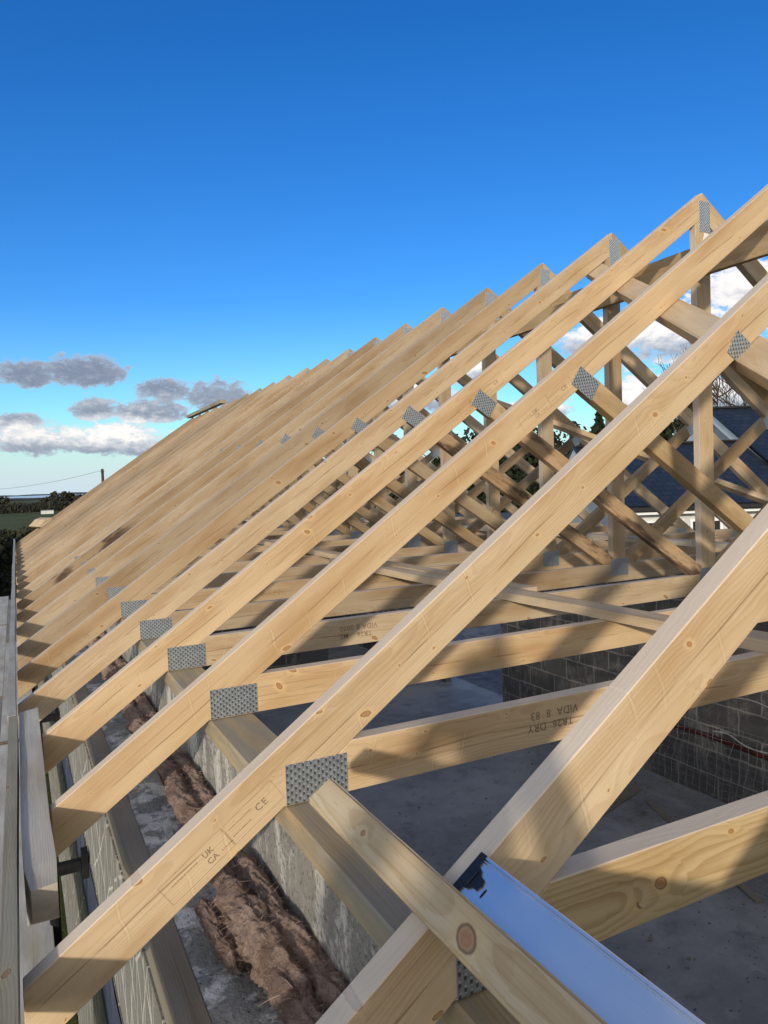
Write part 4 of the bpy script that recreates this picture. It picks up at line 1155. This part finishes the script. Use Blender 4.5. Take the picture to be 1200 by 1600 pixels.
# ------------------------------------------------------------------ vegetation
def leaf_cloud(pts_fn, n, smin, smax, seed):
    rr = random.Random(seed); bm = bmesh.new()
    for i in range(n):
        p = pts_fn(rr)
        if p is None: continue
        s = rr.uniform(smin, smax)
        a = Vector((rr.gauss(0, 1), rr.gauss(0, 1), rr.gauss(0, 1))).normalized(); b = a.orthogonal().normalized(); c = a.cross(b)
        q = [p + b * s, p + c * s * .55, p - b * s * .9, p - c * s * .55]
        bm.faces.new([bm.verts.new(v) for v in q])
    return bm
def trunk_bm(h, r, seed, limbs=8, bare=False, spread=.45):
    rr = random.Random(seed)
    pts = [(.1 * h * .15 * noise.noise((i * .5, seed, 0)), .1 * h * .15 * noise.noise((i * .5, seed, 5)), h * i / 8) for i in range(9)]
    bm = tube_bm(pts, [r * (1 - .88 * i / 8) for i in range(9)], 7)
    def limb(p, dirn, L, rad, lev):
        q = [p]; dd = dirn.copy()
        for i in range(4):
            dd = (dd + Vector((rr.uniform(-.3, .3), rr.uniform(-.3, .3), rr.uniform(-.05, .25)))).normalized(); q.append(q[-1] + dd * L / 4)
        tube_bm(q, [max(.008, rad * (1 - .7 * i / 4)) for i in range(5)], 4 if lev else 5, bm)
        if lev < (3 if bare else 1):
            for i in range(3 if bare else 2):
                b = q[rr.randrange(1, 5)]
                limb(b, (dd + Vector((rr.uniform(-.9, .9), rr.uniform(-.9, .9), rr.uniform(-.1, .6)))).normalized(), L * .62, rad * .5, lev + 1)
    for i in range(limbs):
        z = h * rr.uniform(.22, .92); a = rr.uniform(0, 6.28)
        limb(Vector((0, 0, z)), Vector((math.cos(a), math.sin(a), rr.uniform(.25, .8))).normalized(), h * spread * (1 - .6 * z / h), r * .38, 0)
    return bm
def conifer(loc, h, w, seed, label, n=5200):
    t = empty('conifer_tree', loc, label, 'tree', 'dark conifers beyond the trusses')
    obj('trunk', trunk_bm(h * .95, h * .022, seed, 10), M['bark'], t)
    def pt(rr):
        z = rr.random() ** 1.35; a = rr.uniform(0, 6.283)
        lay = .72 + .28 * math.sin(z * h * 5.0 + 1.5 * noise.noise((math.cos(a) * 2, math.sin(a) * 2, z * 4 + seed)))
        R0 = w * (1 - z) ** .8 * lay * (.75 + .5 * noise.noise((math.cos(a) * 1.6, math.sin(a) * 1.6, z * 6 + seed * 3)))
        r = R0 * rr.random() ** .45
        if noise.noise((math.cos(a) * r * 1.3, math.sin(a) * r * 1.3, z * h * 1.2 + seed)) < -.28: return None
        return Vector((math.cos(a) * r, math.sin(a) * r, h * (.10 + .92 * z) - .18 * r))
    obj('crown', leaf_cloud(pt, n, .05, .20, seed), M['conifer'], t)
def shrub(name, loc, h, w, seed, label, cat, group, mtl, n=2600, smin=.06, smax=.22, bare=False):
    t = empty(name, loc, label, cat, group)
    obj('trunk', trunk_bm(h * .85, h * (.013 if n == 0 else .03), seed, 16 if n == 0 else 9, bare), M['bark'], t)
    if n:
        lob = []; rr0 = random.Random(seed)
        for i in range(9): lob.append((Vector((rr0.uniform(-.6, .6) * w, rr0.uniform(-.6, .6) * w, h * rr0.uniform(.35, .85))), rr0.uniform(.25, .5) * w))
        def pt(rr):
            c, r = lob[rr.randrange(len(lob))]
            dv = Vector((rr.gauss(0, 1), rr.gauss(0, 1), rr.gauss(0, .8))); dv = dv.normalized() * r * rr.random() ** .4
            p = c + dv
            if noise.noise(p * (2.2 / w) + Vector((seed, 0, 0))) < -.2: return None
            return p
        obj('crown', leaf_cloud(pt, n, smin, smax, seed), mtl, t)
def dir_pt(azd, dist, z=GROUND_Z):
    return (-.4266 + dist * math.sin(R(azd)), -.7137 + dist * math.cos(R(azd)), z)
# trees behind the bungalow and to the left of it
conifer(dir_pt(47.6, 34), 6.6, 2.6, 11, 'dark conifer rising behind the lower roof of the bungalow')
conifer(dir_pt(49.3, 36), 7.7, 2.3, 12, 'tallest dark conifer, left of the bungalow gable apex')
conifer(dir_pt(43.2, 38), 6.4, 3.0, 13, 'broad low conifer, left of the bungalow')
for k, (azd, h, lab) in enumerate(((51.3, 9.0, 'bare winter tree above the left end of the bungalow ridge'), (53.0, 8.6, 'bare winter tree above the middle of the bungalow ridge'), (54.8, 8.4, 'bare winter tree above the right end of the bungalow ridge'))):
    shrub('bare_tree', dir_pt(azd, 36 + k), h, 3.2, 21 + k, lab, 'tree', 'bare trees behind the bungalow', M['shrub'], n=0, bare=True)
for k, (azd, dist, h, w) in enumerate(((28.5, 42, 4.9, 4.5), (31.2, 44, 5.6, 4.2), (33.8, 40, 5.2, 4.0), (36.2, 43, 5.9, 4.2), (38.8, 40, 5.5, 4.4), (41.0, 42, 5.2, 4.0), (24.5, 46, 4.2, 4.5), (20.5, 48, 4.0, 4.5))):
    shrub('hedge_tree', dir_pt(azd, dist), h, w, 31 + k, 'dark evergreen hedge tree, ' + ['third', 'fourth', 'fifth', 'sixth', 'seventh', 'last', 'second', 'first'][k] + ' from the left beyond the trusses', 'tree', 'dark hedge trees beyond the trusses', M['conifer'], n=4200, smin=.10, smax=.30)
# hedge beside the site, on the left, and field hedges beyond
def hedge(name, A_, B_, h, w, seed, label, n, smin, smax, mtl, group=None):
    A_, B_ = Vector(A_), Vector(B_); ax = (B_ - A_); L = ax.length; ax.normalize(); sd_ = Vector((-ax.y, ax.x, 0))
    t = empty(name, A_, label, 'hedge', group)
    bm = bmesh.new(); rings = []; ns = max(8, int(L / (w * .4)))
    for i in range(ns + 1):
        c = ax * (L * i / ns); hh = h * (.80 + .16 * noise.noise((i * .45, seed, 0))); ww = w * .42
        rings.append([bm.verts.new(c + sd_ * s_ * ww * (1 + .15 * noise.noise((i * .7, s_, z_))) + Vector((0, 0, z_ * hh))) for s_, z_ in ((-1, 0), (-1.0, .7), (-.5, 1), (.5, 1), (1, .7), (1, 0))])
    for P, Q in zip(rings, rings[1:]):
        for k in range(5): bm.faces.new((P[k], P[k + 1], Q[k + 1], Q[k]))
    bm.faces.new(rings[0]); bm.faces.new(list(reversed(rings[-1])))
    obj('branches', bm, M['hedge_in'], t)
    def pt(rr):
        x = rr.uniform(0, L); s_ = rr.uniform(-1, 1); z_ = rr.random() ** .7
        top = h * (.92 + .22 * noise.noise((x / (w * .8), seed, 0)) + .10 * noise.noise((x / (w * .2), seed, 3)))
        wd = w * .5 * (1 - .45 * z_ ** 3)
        if abs(s_) < .7 and z_ < .8: s_ = math.copysign(rr.uniform(.75, 1.0), s_)
        return ax * x + sd_ * s_ * wd + Vector((0, 0, z_ * top))
    obj('foliage', leaf_cloud(pt, n, smin, smax, seed), mtl, t)
M['hedge_in'] = m_simple('hedge twigs', (.008, .008, .005), (.02, .018, .011), 3, .95, .05)
hedge('hedge', dir_pt(-9, 24), dir_pt(8, 44), 2.2, 2.6, 51, 'big dark hedge beyond the eaves at the left edge', 16000, .05, .17, M['hedge'])
hedge('hedge', dir_pt(-14, 150), dir_pt(16, 190), 2.0, 3.0, 52, 'long field hedge on the far side of the green field', 6000, .15, .5, M['shrub'], 'hedges around the far field')
for k, (azd, dist, h, w, lab) in enumerate(((2.0, 205, 2.7, 2.6, 'rounded far tree left of the other distant trees'), (2.8, 200, 3.9, 2.4, 'tallest far tree on the left horizon'), (3.7, 208, 3.3, 2.4, 'far tree beside the rafters, right of the tallest'), (-.95, 190, 3.0, 2.6, 'far tree at the left edge of the horizon'), (4.8, 200, 3.2, 2.8, 'far tree hidden low behind the rafter line'))):
    shrub('field_tree', dir_pt(azd, dist), h, w, 61 + k, lab, 'tree', 'far trees on the left horizon', M['shrub'], n=1500, smin=.25, smax=.7, bare=True)
t = empty('farm_shed', dir_pt(2.0, 143), 'tiny white shed between the far field and the hedge', 'shed')
obj('wall', box_bm(-1.0, 1.0, -1, 1, 0, .62), M['white'], t); obj('roof', prism_bm([(-1.1, .62), (1.1, .62), (1.0, .75), (-1.0, .75)], -1.1, 1.1), M['hill'], t)
# utility pole and its wire
px, py, _ = dir_pt(5.80, 62)
t = empty('utility_pole', (px, py, GROUND_Z), 'dark utility pole showing just above the far rafters', 'pole')
obj('pole', tube_bm([(0, 0, 0), (0, 0, 5.25)], [.13, .10], 8), M['bark'], t); obj('cross_arm', box_bm(-.08, .08, -.5, .5, 5.0, 5.1), M['bark'], t)
ex, ey, _ = dir_pt(-1.2, 70)
pts = [(px + (ex - px) * i / 30, py + (ey - py) * i / 30, GROUND_Z + 5.15 + (-.28) * i / 30 - .9 * 4 * (i / 60) * (1 - i / 60)) for i in range(61)]
o = obj('overhead_wire', tube_bm(pts, .012, 4), M['hill']); tag(o, 'thin overhead wire crossing the pale sky to the pole', 'wire')
